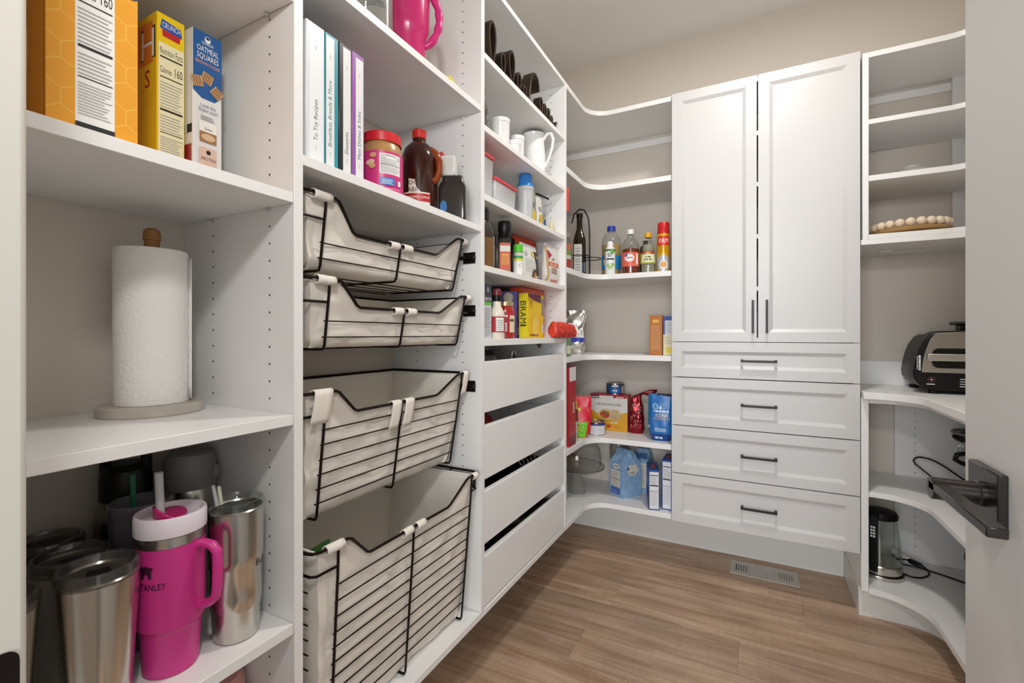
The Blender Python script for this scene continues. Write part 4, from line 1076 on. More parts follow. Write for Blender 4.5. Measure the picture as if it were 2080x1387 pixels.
MB().lathe([(0, 0.1152), (0.02, 0.1152), (0.02, 0.15), (0, 0.152)], BLACK, 28).build('lid', t)
x, y = -0.036, 0.962
t = thing('spice_jar', 'small spice jar with a bright green cap', 'spice jar', (x, y, Z4), facing(x, y))
MB().lathe([(0, 0), (0.0165, 0), (0.0172, 0.003), (0.0172, 0.082), (0.015, 0.088), (0, 0.088)], C('#c9cbb6', 0.35), 28).build('jar', t)
MB().lathe([(0, 0.0882), (0.0178, 0.0882), (0.0178, 0.112), (0.0165, 0.116), (0, 0.116)], C('#57bf2e', 0.35), 28).build('lid', t)
P = Print(cyl_map(0.0174)); P.rect(-0.022, 0.006, 0.022, 0.056, C('#eceeea', 0.5), 16); P.rect(-0.022, 0.0645, 0.022, 0.074, C('#2f9a68', 0.5), 16); P.rect(-0.022, 0.056, 0.022, 0.0645, C('#dfd23a', 0.5), 16); P.text('C', 0.006, 0.034, 0.012, GREYINK); P.build(parent=t)
t, fm = pouch('spice_pouch', 'white and black spice pouch with a gold seal', 'pouch', (-0.035, 1.088, Z4), R90, 0.155, 0.045, 0.140, C('#e2e1dd', 0.4), 41, 0.002, wtop=0.93, pinch=0.8)
P = Print(fm); P.rect(0.030, 0.020, 0.068, 0.118, C('#232325', 0.4)); P.ell(0.018, 0.103, 0.013, 0.013, C('#c79a3c', 0.4)); P.ell(0.018, 0.103, 0.010, 0.010, C('#e3c678', 0.4))
P.lines(-0.06, 0.030, 0.020, 0.085, 8, C('#8e8d8a', 0.5), 0.15, 0.1); P.ell(-0.045, 0.10, 0.010, 0.010, C('#b9b7b2', 0.5)); P.ell(0.016, 0.020, 0.022, 0.024, C('#5b3322', 0.5)); P.ell(0.022, 0.018, 0.012, 0.014, C('#c98638', 0.5))
P.rect(0.028, 0.004, 0.07, 0.019, C('#e6e5e1', 0.5)); P.words(0.05, 0.008, 0.007, INK, 0.0217); P.words(0.05, 0.09, 0.012, C('#c9b8a0', 0.5), 0.0223); P.build(parent=t)
t = thing('squeeze_bottle', 'black pointed squeeze bottle behind the white pouch', 'bottle', (-0.115, 1.075, Z4), 0)
MB().lathe([(0, 0), (0.022, 0), (0.024, 0.004), (0.024, 0.10), (0.016, 0.12), (0, 0.12)], BLACKM, 24).build('bottle', t); MB().lathe([(0, 0.1202), (0.014, 0.1202), (0.010, 0.14), (0.004, 0.168), (0, 0.168)], BLACK, 24).build('nozzle', t)
t, fm = pouch('seasoning_pouch', 'bright orange seasoning pouch behind the spice pouch', 'pouch', (-0.108, 1.205, Z4), R90 - 0.12, 0.185, 0.045, 0.196, C('#e0522a', 0.35), 42, 0.003, wtop=0.96, pinch=0.9)
P = Print(fm); P.ell(0.045, 0.075, 0.022, 0.02, C('#7dbb3c', 0.5)); P.rect(0.01, 0.03, 0.075, 0.055, C('#3b2c6a', 0.5)); P.words(0.05, 0.035, 0.015, PAPER, 0.0186); P.rect(0.0, 0.006, 0.08, 0.026, C('#eebd55', 0.5)); P.rect(0.072, 0.06, 0.085, 0.185, C('#c43a20', 0.4)); P.build(parent=t)
t, fm = pouch('seasoning_pouch', 'white and red seasoning pouch at the shelf end by the panel', 'pouch', (-0.018, 1.272, Z4), R90 - 0.05, 0.135, 0.04, 0.170, C('#dcd7d2', 0.35), 43, 0.003, wtop=0.9, pinch=0.9)
P = Print(fm); P.poly([(-0.055, 0.145), (-0.01, 0.125), (-0.055, 0.10)], C('#a32243', 0.4)); P.words(0.0, 0.102, 0.012, C('#a32243', 0.4), 0.0149); P.rect(-0.05, 0.075, 0.045, 0.092, C('#d5623a', 0.45)); P.lines(-0.04, 0.078, 0.03, 0.089, 2, PAPER, 0.4)
P.rect(-0.03, 0.045, 0.02, 0.068, C('#a98f80', 0.6)); P.lines(-0.04, 0.008, 0.04, 0.02, 2, C('#c85c46', 0.5), 0.6); P.rect(-0.062, 0.006, -0.052, 0.16, C('#b99a6a', 0.5)); P.build(parent=t)

Z5 = 1.105
t = carton('broth_carton', 'navy and white broth carton with a black cap at the shelf end', 'carton', (-0.03, 0.7125, Z5), R90, 0.088, 0.06, 0.180, C('#d5d8dc', 0.4))
P = Print(front()); P.rect(-0.0435, 0.118, 0.0435, 0.179, C('#2d3147', 0.4)); P.rect(-0.0435, 0.110, 0.0435, 0.1205, C('#63b83a', 0.4)); P.text('BROTH', 0.022, 0.124, 0.011, PAPER, maxw=0.04); P.ell(0.02, 0.160, 0.006, 0.010, C('#9aa0b4', 0.4)); P.lines(-0.01, 0.01, 0.040, 0.104, 14, GREYINK, 0.25, 0.2); P.build(parent=t)
q = MB(); q.T = Matrix.Translation((0.0, 0.03, 0.180)); q.lathe([(0, 0), (0.014, 0), (0.014, 0.012), (0, 0.013)], BLACK, 20); q.build('cap', t)
x, y = -0.032, 0.795
t = thing('dressing_bottle', 'creamy dressing bottle with a red label and black cap', 'bottle', (x, y, Z5), facing(x, y))
MB().lathe([(0, 0), (0.025, 0), (0.0265, 0.003), (0.0265, 0.080), (0.024, 0.092), (0.015, 0.108), (0.0135, 0.125), (0, 0.125)], C('#e6dfcf', 0.2), 32).build('bottle', t)
MB().lathe([(0, 0.1252), (0.0145, 0.1252), (0.0145, 0.144), (0, 0.145)], BLACK, 24).build('cap', t)
MB().lathe([(0.0147, 0.1452), (0.0147, 0.162), (0.012, 0.167), (0, 0.168)], C('#6e2228', 0.35), 24).build('cap_top', t)
P = Print(cyl_map(0.0267)); P.rect(-0.035, 0.022, 0.035, 0.074, C('#b7343c', 0.4), 18); P.rect(-0.002, 0.026, 0.026, 0.07, PAPER, 8); P.lines(0.0, 0.03, 0.024, 0.066, 6, GREYINK, 0.4); P.build(parent=t)
x, y = -0.058, 0.902
t = thing('sauce_jar', 'red tomato sauce jar with a gold lid', 'jar', (x, y, Z5), facing(x, y))
MB().lathe([(0, 0), (0.031, 0), (0.034, 0.004), (0.034, 0.098), (0.030, 0.110), (0.0285, 0.116), (0, 0.116)], mat('tomato_sauce', '#a8281c', 0.12, coat=0.6), 36).build('jar', t)
MB().lathe([(0, 0.1162), (0.0305, 0.1162), (0.0305, 0.130), (0.029, 0.1315), (0, 0.1315)], mat('gold_lid', '#c9b98f', 0.3, 0.7), 36).build('lid', t)
P = Print(cyl_map(0.0342)); P.rect(-0.03, 0.020, 0.045, 0.094, C('#b5313c', 0.4), 20); P.words(-0.004, 0.076, 0.009, PAPER, 0.0279); P.rect(-0.018, 0.026, 0.006, 0.056, PAPER, 6); P.lines(-0.015, 0.03, 0.004, 0.053, 6, INK, 0.35, 0.05); P.rect(0.016, 0.022, 0.042, 0.082, C('#e3cfa8', 0.5), 8); P.words(0.028, 0.060, 0.012, C('#5a4a3a', 0.5), 0.0223); P.build(parent=t)
t = carton('cracker_box', 'purple cracker box with a round cracker, behind the red sauce jar', 'box', (-0.182, 1.034, Z5), 0.26, 0.19, 0.045, 0.185, C('#6a5cae', 0.4))
P = Print(front()); P.ell(0.060, 0.160, 0.020, 0.020, C('#d8cbb2', 0.6)); P.ell(0.060, 0.160, 0.017, 0.017, C('#e4dac6', 0.6)); P.lines(-0.07, 0.160, 0.0, 0.172, 2, C('#c9c4e0', 0.5), 0.35); P.build(parent=t)
P = Print(right(0.19)); P.rect(0.002, 0.003, 0.043, 0.182, C('#7a6db0', 0.4)); P.ell(0.022, 0.15, 0.012, 0.022, C('#c8bfd8', 0.5)); P.ell(0.022, 0.10, 0.012, 0.02, C('#d0c98a', 0.5)); P.rect(0.006, 0.012, 0.032, 0.042, PAPER); P.build(parent=t)
t = carton('pasta_box', 'yellow pasta box lettered BRAMI down its side', 'box', (-0.040, 1.130, Z5), R90, 0.150, 0.040, 0.176, C('#ecc419', 0.4))
P = Print(left(0.150)); P.rect(-0.0385, 0.002, -0.0015, 0.174, C('#f0dc2c', 0.4))
for i, ch in enumerate('BRAMI'): 
    vs, fs, wd = text_mesh(ch); P.k += 1
    ids = [P.av(P.P(-0.0335 + b*0.026/0.7, 0.148 - i*0.0225 - a*0.022/max(wd, 0.35))) for a, b in vs]
    for f in fs: P.af([ids[j] for j in f], INK)
P.build(parent=t)
P = Print(front()); P.poly([(-0.075, 0.175), (0.045, 0.175), (0.045, 0.142), (0.0, 0.148), (-0.02, 0.150), (-0.075, 0.162)], C('#6f1f4a', 0.4)); P.ell(-0.045, 0.135, 0.022, 0.020, C('#dcae12', 0.4)); P.text('80', -0.05, 0.130, 0.014, C('#a8421e', 0.5))
P.ell(0.0, 0.055, 0.042, 0.050, C('#e9b93c', 0.5)); P.ell(-0.005, 0.045, 0.030, 0.040, C('#f0c95c', 0.5)); P.rect(0.055, 0.09, 0.066, 0.160, C('#5f6a8e', 0.5)); P.rect(0.052, 0.02, 0.070, 0.055, PAPER); P.lines(0.054, 0.024, 0.068, 0.052, 6, GREYINK, 0.3, 0.05); P.words(-0.02, 0.008, 0.011, C('#8a5a10', 0.5), 0.08); P.build(parent=t)
t = carton('snack_box', 'tall orange snack box behind the yellow pasta box', 'box', (-0.092, 1.218, Z5), R90, 0.228, 0.055, 0.206, C('#e2572c', 0.4))
P = Print(front()); P.ell(0.055, 0.03, 0.040, 0.075, C('#4c1f3c', 0.5)); 
for k in range(16): P.k = 3; P.ell(0.035 + 0.045*random.random(), 0.01 + 0.065*random.random(), 0.007, 0.006, C(['#d9c9a0', '#8fb7c9', '#c9b98a'][k % 3], 0.5), 8)
P.k = 5; P.lines(0.09, 0.02, 0.110, 0.19, 18, C('#eab79f', 0.5), 0.4, 0.6); P.build(parent=t)
# orange bag lying over the shelf front
t = thing('snack_bag', 'torn red-orange bag lying over the shelf edge at the corner', 'bag', (-0.012, 1.212, Z5), 0)
RB = C('#cf3a28', 0.35)
def bagpt(u, s_, grow=0.0):
    # limp bag lying along the shelf: crimped seam at one end, open at the other
    a_ = 2*PI*u; f = math.sin(PI*min(1, 0.08 + s_*0.75)) ** 0.6
    ax = 0.004 + 0.030*f + 0.006*grow; bz = 0.030 + 0.003*f - 0.004*s_ + 0.008*grow
    cx_, cz_ = math.cos(a_), math.sin(a_)
    x = ax*math.copysign(abs(cx_)**0.8, cx_); z = bz*math.copysign(abs(cz_)**0.7, cz_)
    k = 0.007*noise.noise(Vector((s_*9, cx_*1.6, cz_*1.6 + 3))) + 0.003*noise.noise(Vector((s_*22, cx_*4, cz_*4)))
    y = 0.158*s_ + 0.024*grow*(0.55 + 0.45*math.sin(u*19)) - 0.010*s_*cz_
    return Vector((x + k*cx_ + 0.022*s_*s_ + 0.010, y, max(0.0004, 0.034 + z + k*cz_ - 0.004*s_)))
q = MB(); ids = q.grid(lambda u, v: bagpt(u, v), 40, 26, RB, wrapu=True); q.af(ids[0][::-1], RB); q.build('bag', t, sharp=1.2)
q = MB(); q.grid(lambda u, v: bagpt(u, 1.0, v), 40, 4, C('#e8e3df', 0.4), wrapu=True); q.build('torn_edge', t, sharp=1.2, solid=0.0006)
q = MB().tube([tuple(bagpt(0.97 - 0.02*math.sin(k), 0.12 + 0.07*k) + Vector((0.0006, 0, 0))) for k in range(11)], 0.0012, C('#a82a1e', 0.4), 6); q.build('fold_line', t)

# things in the drawers
t0 = None
for i, yy in enumerate((0.80, 0.905)):
    t = thing('storage_jar', ['glass jar with a dark lid in the top drawer, nearer the baskets', 'glass jar with a dark lid in the top drawer, nearer the corner'][i], 'jar', (-0.14, yy, 0.8965), 0, 'jars in the top drawer')
    MB().lathe([(0, 0), (0.038, 0), (0.040, 0.004), (0.040, 0.135), (0.034, 0.148), (0, 0.148)], PLAS, 28).build('jar', t); MB().lathe([(0, 0.1482), (0.038, 0.1482), (0.038, 0.166), (0, 0.167)], BLACK, 28).build('lid', t)
t = thing('metal_scoop', 'shiny metal scoop handle sticking up in the top drawer', 'utensil', (-0.10, 1.02, 0.8965), 0)
MB().tube([(0, 0, 0.004), (0, 0.0, 0.12), (0, 0.012, 0.155), (0, 0.03, 0.160), (0, 0.04, 0.135), (0, 0.035, 0.11)], 0.006, CHROME, 10).build('handle', t); MB().lathe([(0, 0), (0.02, 0), (0.022, 0.02), (0, 0.02)], CHROME, 20).build('bowl', t)
t = thing('dark_pan', 'black pan lying in the second drawer', 'pan', (-0.15, 0.86, 0.6905), 0)
MB().lathe([(0, 0), (0.10, 0), (0.12, 0.05), (0.118, 0.05), (0.098, 0.004), (0, 0.004)], BLACKM, 36).build('pan', t); MB().tube([(0.02, 0.11, 0.05), (0.02, 0.2, 0.09), (0.02, 0.26, 0.1)], 0.009, BLACK, 8).build('handle', t)
t = thing('oven_mitt', 'red oven mitt on the pan in the second drawer', 'oven mitt', (-0.12, 0.82, 0.7415), 0.2)
q = MB(); q.grid(lambda u, v: Vector((0.05*math.cos(2*PI*u)*math.sin(PI*v)*1.1, 0.085*math.sin(2*PI*u)*math.sin(PI*v), 0.055 + 0.052*-math.cos(PI*v) + 0.012*noise.noise(Vector((u*6, v*6, 1))))), 28, 14, C('#9c1f24', 0.8), wrapu=True); q.build('mitt', t); MB().box(-0.03, 0.06, 0.0, 0.03, 0.10, 0.03, C('#8a1a20', 0.8)).build('cuff', t, bevel=0.005)
t = thing('baking_tray', 'black baking tray in the third drawer', 'tray', (-0.165, 0.99, 0.4915), 0)
q = MB().box(-0.13, -0.28, 0, 0.13, 0.28, 0.003, BLACKM); q.build('tray_floor', t)
for a in ((-0.13, -0.28, 0.13, -0.277), (-0.13, 0.277, 0.13, 0.28), (-0.13, -0.277, -0.127, 0.277), (0.127, -0.277, 0.13, 0.277)): MB().box(a[0], a[1], 0.003, a[2], a[3], 0.10, BLACKM).build('tray_side', t)
t = thing('whisk', 'coiled wire whisk lying in the third drawer', 'whisk', (-0.09, 1.12, 0.4946), 0)
q = MB(); pts = [(0.035*math.cos(k*0.55), -0.09 + 0.0028*k, 0.10 + 0.045*math.sin(k*0.55)) for k in range(80)]; q.tube(pts, 0.0016, CHROME, 5); q.build('coil', t)
MB().tube([(0.0, -0.16, 0.004), (0, -0.09, 0.10)], 0.006, BLACK, 8).build('handle', t)
t = thing('pot_holder', 'red pot holder on the tray in the third drawer', 'pot holder', (-0.13, 0.80, 0.4946), 0.2)
q = MB(); q.box(-0.012, -0.06, 0.0, 0.012, 0.06, 0.158, C('#9c1f24', 0.8)); q.build('pad', t, bevel=0.006, seg=2); MB().tube([(0.0, 0.05, 0.157), (0.0, 0.062, 0.165), (0.0, 0.060, 0.150)], 0.002, C('#9c1f24', 0.8), 6).build('loop', t)
for i, (yy, zz, lab) in enumerate(((0.86, 0.11, 'black baking pan stacked in the bottom drawer, nearer the baskets'), (1.12, 0.125, 'black baking pan stacked in the bottom drawer, nearer the corner'))):
    t = thing('baking_pan', lab, 'pan', (-0.165, yy, 0.2995), 0, 'pans in the bottom drawer')
    q = MB(); A = [(-0.11, -0.10), (0.11, -0.10), (0.11, 0.10), (-0.11, 0.10)]; B = [(-0.13, -0.12), (0.13, -0.12), (0.13, 0.12), (-0.13, 0.12)]
    a = [q.av((p[0], p[1], 0.001)) for p in A]; b = [q.av((p[0], p[1], zz)) for p in B]; q.af(a[::-1], BLACKM)
    for k in range(4): q.af((a[k], a[(k+1) % 4], b[(k+1) % 4], b[k]), BLACKM)
    q.build('pan', t, solid=0.002); MB().tube([(B[k][0], B[k][1], zz) for k in range(4)], 0.0025, STEELD, 6, closed=True).build('rim', t)

# ------------------------------------------------------------------ corner shelves
# oil shelf
ZO = 1.419
t = thing('spice_grinder', 'clear grinder with red and green spices on the oil shelf', 'spice jar', (-0.045, 1.475, ZO), 0.6)
MB().lathe([(0, 0), (0.026, 0), (0.028, 0.004), (0.027, 0.125), (0.020, 0.150), (0, 0.150)], GLASS, 28).build('jar', t)
for z0, z1, c_ in ((0.004, 0.05, '#b23a2a'), (0.0505, 0.068, '#d8cfc0'), (0.0685, 0.095, '#7e8a4a'), (0.0955, 0.12, '#c8674a')): MB().lathe([(0, z0), (0.0255, z0), (0.0255, z1), (0, z1)], C(c_, 0.8), 24).build('spice_layer', t)
MB().lathe([(0, 0.1502), (0.021, 0.1502), (0.021, 0.18), (0, 0.182)], STEEL, 24).build('cap', t)
t = thing('red_cutting_mat', 'red plastic tray hung on the side panel above the oil bottles', 'tray', (-0.006, 1.3670, 1.70), 0)
MB().box(-0.16, 0.004, -0.036, 0.012, 0.014, 0.072, C('#d8402f', 0.4)).build('board', t, bevel=0.003, seg=2); MB().box(-0.16, 0.0002, 0.050, -0.13, 0.0038, 0.065, STEELD).build('hook', t)
x, y = -0.068, 1.735
t = thing('olive_oil_bottle', 'tall dark olive oil bottle inside a black wire carrier', 'bottle', (x, y, ZO), facing(x, y))
sqlathe([(0.031, 0.031, 0), (0.033, 0.033, 0.004), (0.033, 0.033, 0.185), (0.026, 0.026, 0.215), (0.0155, 0.0155, 0.245), (0.0145, 0.0145, 0.305)], mat('dark_green_glass', '#1d1508', 0.06, coat=0.5), 0.55).build('bottle', t)
MB().lathe([(0, 0.3052), (0.0165, 0.3052), (0.0165, 0.328), (0, 0.329)], BLACK, 20).build('cap', t)
P = Print(plane_map((0, -0.0342, 0), (1, 0, 0), (0, 0, 1))); P.rect(-0.028, 0.02, 0.012, 0.165, C('#a8a49c', 0.35)); P.lines(-0.022, 0.03, 0.006, 0.155, 9, C('#6d6a66', 0.5), 0.3, 0.3); P.rect(0.013, 0.02, 0.028, 0.07, C('#33414f', 0.4)); P.build(parent=t)
t = thing('bottle_carrier', 'black wire bottle carrier with round rings and an arched handle', 'wire rack', (-0.010, 1.795, ZO), 0)
def circ(cx_, cy_, r, z, n=32): return [(cx_ + r*math.cos(2*PI*k/n), cy_ + r*math.sin(2*PI*k/n), z) for k in range(n)]
for z in (0.012, 0.105): MB().tube(circ(-0.024, 0.032, 0.050, z), 0.0024, BLACK, 6, closed=True).build('ring', t)
for z in (0.012, 0.105): MB().tube(circ(-0.058, -0.06, 0.0555, z), 0.0024, BLACK, 6, closed=True).build('ring', t)
for a in (0.6, 2.2, 3.9, 5.4):
    MB().tube([(-0.058 + 0.0555*math.cos(a), -0.06 + 0.0555*math.sin(a), 0.002), (-0.058 + 0.0555*math.cos(a), -0.06 + 0.0555*math.sin(a), 0.106)], 0.0022, BLACK, 6).build('wire', t)
MB().tube([(-0.015, -0.026, 0.003), (-0.015, -0.026, 0.24), (-0.02, -0.032, 0.31), (-0.038, -0.045, 0.350), (-0.060, -0.058, 0.352), (-0.084, -0.072, 0.325), (-0.094, -0.078, 0.28)], 0.0042, BLACK, 8).build('handle', t)
OIL = mat('yellow_oil', '#c9971c', 0.12, coat=0.5)
def bottle(name, label, x, y, prof, liq, liqm, capprof, capm, glass=GLASS, cat='bottle', rz=0.0, z=ZO):
    t = thing(name, label, cat, (x, y, z), facing(x, y, rz))
    MB().lathe(prof, glass, 36).build('bottle', t)
    if liq: MB().lathe(liq, liqm, 36).build('liquid', t)
    MB().lathe(capprof, capm, 28).build('cap', t)
    return t
def shrink(prof, zmax, k=0.95):
    out = [(0, 0.002)]
    for r, z in prof:
        if r > 0 and z <= zmax: out.append((r*k, max(z, 0.002)))
    out.append((out[-1][0], zmax)); out.append((0, zmax)); return out
pr = [(0, 0), (0.046, 0), (0.050, 0.005), (0.050, 0.028), (0.0485, 0.034), (0.0485, 0.108), (0.050, 0.113), (0.047, 0.130), (0.050, 0.148), (0.050, 0.172), (0.044, 0.200), (0.030, 0.222), (0.018, 0.230), (0.018, 0.238), (0, 0.238)]
t = bottle('vegetable_oil_bottle', 'big yellow vegetable oil bottle with a blue cap', 0.078, 1.815, pr, shrink(pr, 0.165), OIL, [(0, 0.2382), (0.0215, 0.2382), (0.0215, 0.260), (0.019, 0.263), (0, 0.263)], C('#2b3fa8', 0.35), PLAS)
P = Print(cyl_map(0.0490)); P.rect(-0.075, 0.036, 0.075, 0.106, C('#1f86bf', 0.4), 32); P.ell(-0.036, 0.075, 0.010, 0.018, C('#d8c9b8', 0.5)); P.ell(-0.036, 0.09, 0.006, 0.006, C('#c0392c', 0.5)); P.build(parent=t)
pr = [(0, 0), (0.024, 0), (0.0258, 0.004), (0.0258, 0.122), (0.023, 0.134), (0.0165, 0.140), (0, 0.140)]
t = bottle('cooking_spray', 'small white cooking spray bottle with green leaves in front of the oil', 0.094, 1.733, pr, None, None, [(0, 0.1402), (0.0165, 0.1402), (0.0155, 0.160), (0.012, 0.168), (0, 0.169)], C('#eceae8', 0.4), C('#e9ebe8', 0.35))
P = Print(cyl_map(0.0260)); P.rect(-0.035, 0.118, 0.035, 0.127, C('#2f6f3a', 0.4), 18); P.ell(0.012, 0.115, 0.014, 0.009, C('#6fae4a', 0.5)); P.words(0.0, 0.100, 0.008, C('#5f6a70', 0.5), 0.0248); P.words(0.0, 0.089, 0.009, C('#5f6a70', 0.5), 0.0167); P.rect(-0.018, 0.074, 0.02, 0.081, C('#34393a', 0.5))
for u, v in ((-0.01, 0.045), (0.006, 0.04), (0.014, 0.05), (-0.002, 0.034)): P.ell(u, v, 0.007, 0.006, C('#9ec35a', 0.5)); 
P.rect(-0.014, 0.052, 0.016, 0.0535, C('#5d7a3a', 0.5)); P.build(parent=t)
VIN = mat('red_vinegar', '#7c2a14', 0.12, coat=0.5)
pr = [(0, 0), (0.040, 0), (0.0432, 0.005), (0.0432, 0.128), (0.041, 0.148), (0.030, 0.172), (0.016, 0.186), (0.0145, 0.200), (0, 0.200)]
t = bottle('vinegar_bottle', 'red wine vinegar bottle with a white cap and coral label', 0.189, 1.765, pr, shrink(pr, 0.125), VIN, [(0, 0.2002), (0.0175, 0.2002), (0.0175, 0.222), (0.016, 0.224), (0, 0.224)], C('#ecebea', 0.4))
P = Print(cyl_map(0.0434)); P.rect(-0.055, 0.036, 0.050, 0.106, C('#dc6650', 0.4), 26); P.ell(-0.006, 0.078, 0.024, 0.019, C('#efe3e0', 0.5)); P.ell(-0.022, 0.092, 0.008, 0.008, C('#6a5aa8', 0.5)); P.words(-0.004, 0.076, 0.007, C('#6a5a70', 0.5), 0.0304); P.rect(0.027, 0.045, 0.038, 0.10, C('#f0e6e2', 0.5)); P.build(parent=t)
pr = [(0, 0), (0.030, 0), (0.034, 0.005), (0.034, 0.045), (0.033, 0.060), (0.028, 0.112), (0.019, 0.150), (0.0155, 0.175), (0, 0.175)]
t = bottle('rice_vinegar_bottle', 'rice vinegar bottle with a yellow cap and tapered neck', 0.2745, 1.765, pr, shrink(pr, 0.14), thin_glass('pale_vinegar', '#f2f0e2', 0.04, 1.3, 0.35, '#d9d6c0'), [(0, 0.1752), (0.0175, 0.1752), (0.0180, 0.198), (0.016, 0.200), (0, 0.200)], C('#e0a52a', 0.4))
rf = lambda v: 0.0345 if v < 0.06 else 0.0345 - (v-0.06)*0.098
P = Print(cyl_map(0.0335, rfn=rf)); P.rect(-0.040, 0.052, 0.040, 0.092, C('#dfe0b8', 0.45), 20); P.rect(-0.036, 0.092, 0.036, 0.106, C('#a8452a', 0.45), 20); P.words(0, 0.095, 0.008, C('#e9c66a', 0.5), 0.0298); P.words(0, 0.074, 0.010, C('#5f6a3a', 0.5), 0.0248); P.words(0, 0.062, 0.009, C('#5f6a3a', 0.5), 0.0391); P.rect(-0.04, 0.045, 0.04, 0.052, C('#a8b24a', 0.5), 20); P.build(parent=t)
t = thing('cooking_spray', 'red and yellow PAM cooking spray can beside the cabinet', 'spray can', (0.3475, 1.765, ZO), facing(0.3475, 1.765), None)
MB().lathe([(0, 0), (0.029, 0), (0.0308, 0.003), (0.0308, 0.172), (0.0275, 0.184), (0.027, 0.186), (0, 0.186)], mat('spray_can', '#e3a91b', 0.25, 0.3), 40).build('can', t)
MB().lathe([(0.0272, 0.1862), (0.0280, 0.187), (0.0275, 0.236), (0.0255, 0.240), (0, 0.2405)], C('#c71f1f', 0.3), 36).build('cap', t)
P = Print(cyl_map(0.0310)); P.rect(-0.028, 0.128, 0.028, 0.172, C('#cf2a22', 0.3), 16); P.text('PAM', 0.0, 0.138, 0.024, PAPER, maxw=0.044); P.lines(-0.018, 0.098, 0.018, 0.126, 4, C('#a8741a', 0.5), 0.3); P.ell(0.0, 0.042, 0.032, 0.042, C('#b9bdc4', 0.35, 0.3)); P.ell(0.0, 0.036, 0.020, 0.024, C('#dcdcda', 0.4)); P.ell(0.0, 0.036, 0.013, 0.014, C('#e0a04a', 0.4)); P.build(parent=t)
t = bottle('oil_bottle', 'dark oil bottle with a lime label behind the vinegar', 0.245, 1.862, [(0, 0), (0.032, 0), (0.034, 0.004), (0.034, 0.12), (0.028, 0.15), (0.014, 0.165), (0.014, 0.18), (0, 0.18)], None, None, [(0, 0.1802), (0.016, 0.1802), (0.016, 0.2), (0, 0.201)], C('#d9d6cc', 0.4), C('#3a3a1c', 0.2))
P = Print(cyl_map(0.0342)); P.rect(-0.04, 0.06, 0.04, 0.115, C('#c9cc3a', 0.4), 20); P.build(parent=t)

# cereal/bag shelf at eye height
ZM = 1.019
t, fm = pouch('foil_bag', 'crumpled silver foil chip bag with a blue band', 'bag', (-0.068, 1.668, ZM), 0.25, 0.105, 0.07, 0.225, mat('crumpled_foil', '#c2beb6', 0.3, 0.75), 61, 0.014, wtop=1.05, pinch=0.85)
P = Print(fm); P.rect(-0.03, 0.062, 0.045, 0.084, C('#2a3fb0', 0.35)); P.poly([(-0.03, 0.084), (0.045, 0.084), (0.03, 0.11), (-0.02, 0.115)], C('#d7d6d6', 0.35)); P.ell(-0.012, 0.125, 0.018, 0.014, C('#8a1f24', 0.35)); P.build(parent=t)
t = thing('pickle_jar', 'green jar at the left end of the shelf behind the side panel', 'jar', (-0.045, 1.448, ZM), 0.4)
MB().lathe([(0, 0), (0.032, 0), (0.034, 0.004), (0.034, 0.085), (0.030, 0.094), (0, 0.094)], C('#6f8f72', 0.25), 28).build('jar', t); MB().lathe([(0, 0.0942), (0.031, 0.0942), (0.031, 0.108), (0, 0.109)], C('#3f6a52', 0.4), 28).build('lid', t)
P = Print(cyl_map(0.0342)); P.rect(-0.04, 0.012, 0.04, 0.05, C('#c9d0b0', 0.5), 16); P.build(parent=t)
t = carton('oat_box', 'narrow brown box standing beside the cabinet', 'box', (0.3135, 1.755, ZM), 0.0, 0.060, 0.19, 0.195, C('#b26a26', 0.45))
P = Print(front()); P.rect(-0.016, 0.158, 0.016, 0.172, C('#d8a23e', 0.5)); P.lines(-0.012, 0.16, 0.012, 0.176, 3, C('#eec77c', 0.5), 0.4); P.lines(-0.024, 0.028, 0.024, 0.150, 19, C('#dba873', 0.5), 0.35, 0.15); P.build(parent=t)
t = carton('pasta_box', 'slim blue and cream box squeezed against the cabinet side', 'box', (0.3690, 1.752, ZM), 0.0, 0.042, 0.18, 0.190, C('#cfd3d6', 0.45))
P = Print(front()); P.rect(-0.0205, 0.168, 0.0205, 0.189, C('#27408f', 0.45)); P.rect(-0.0205, 0.10, -0.012, 0.168, C('#43549c', 0.45)); P.lines(-0.010, 0.11, 0.019, 0.165, 7, GREYINK, 0.3); P.rect(-0.0205, 0.002, 0.0205, 0.10, C('#ddd6b0', 0.5)); P.rect(-0.01, 0.012, 0.018, 0.04, C('#d8c04a', 0.5)); P.lines(-0.016, 0.055, 0.019, 0.095, 5, GREYINK, 0.3); P.build(parent=t)

# snack shelf
ZN = 0.604
t = carton('cracker_box', 'tall red box with a white top at the left end of the snack shelf', 'box', (-0.010, 1.472, ZN), R90, 0.086, 0.20, 0.365, C('#b3222a', 0.4))
P = Print(front()); P.rect(-0.0425, 0.300, 0.0425, 0.364, C('#e8e4e0', 0.45)); P.rect(0.004, 0.15, 0.020, 0.20, PAPER); P.lines(0.006, 0.155, 0.018, 0.195, 8, INK, 0.4, 0.05); P.lines(0.004, 0.08, 0.02, 0.14, 6, C('#d9888c', 0.5), 0.3); P.rect(-0.0425, 0.002, 0.0425, 0.05, C('#7d161d', 0.4)); P.build(parent=t)
t = thing('seasoning_shaker', 'slim seasoning shaker with a yellow top between the red box and the bag', 'spice jar', (-0.034, 1.548, ZN), 0.4)
MB().lathe([(0, 0), (0.019, 0), (0.020, 0.003), (0.020, 0.165), (0, 0.165)], C('#c9cbb8', 0.4), 24).build('jar', t); MB().lathe([(0, 0.1652), (0.0205, 0.1652), (0.0205, 0.19), (0.012, 0.2), (0, 0.2)], C('#c39b2c', 0.4), 24).build('cap', t)
P = Print(cyl_map(0.0202)); P.rect(-0.03, 0.10, 0.03, 0.16, C('#6a3420', 0.5), 14); P.lines(-0.02, 0.01, 0.02, 0.095, 9, GREYINK, 0.3); P.build(parent=t)
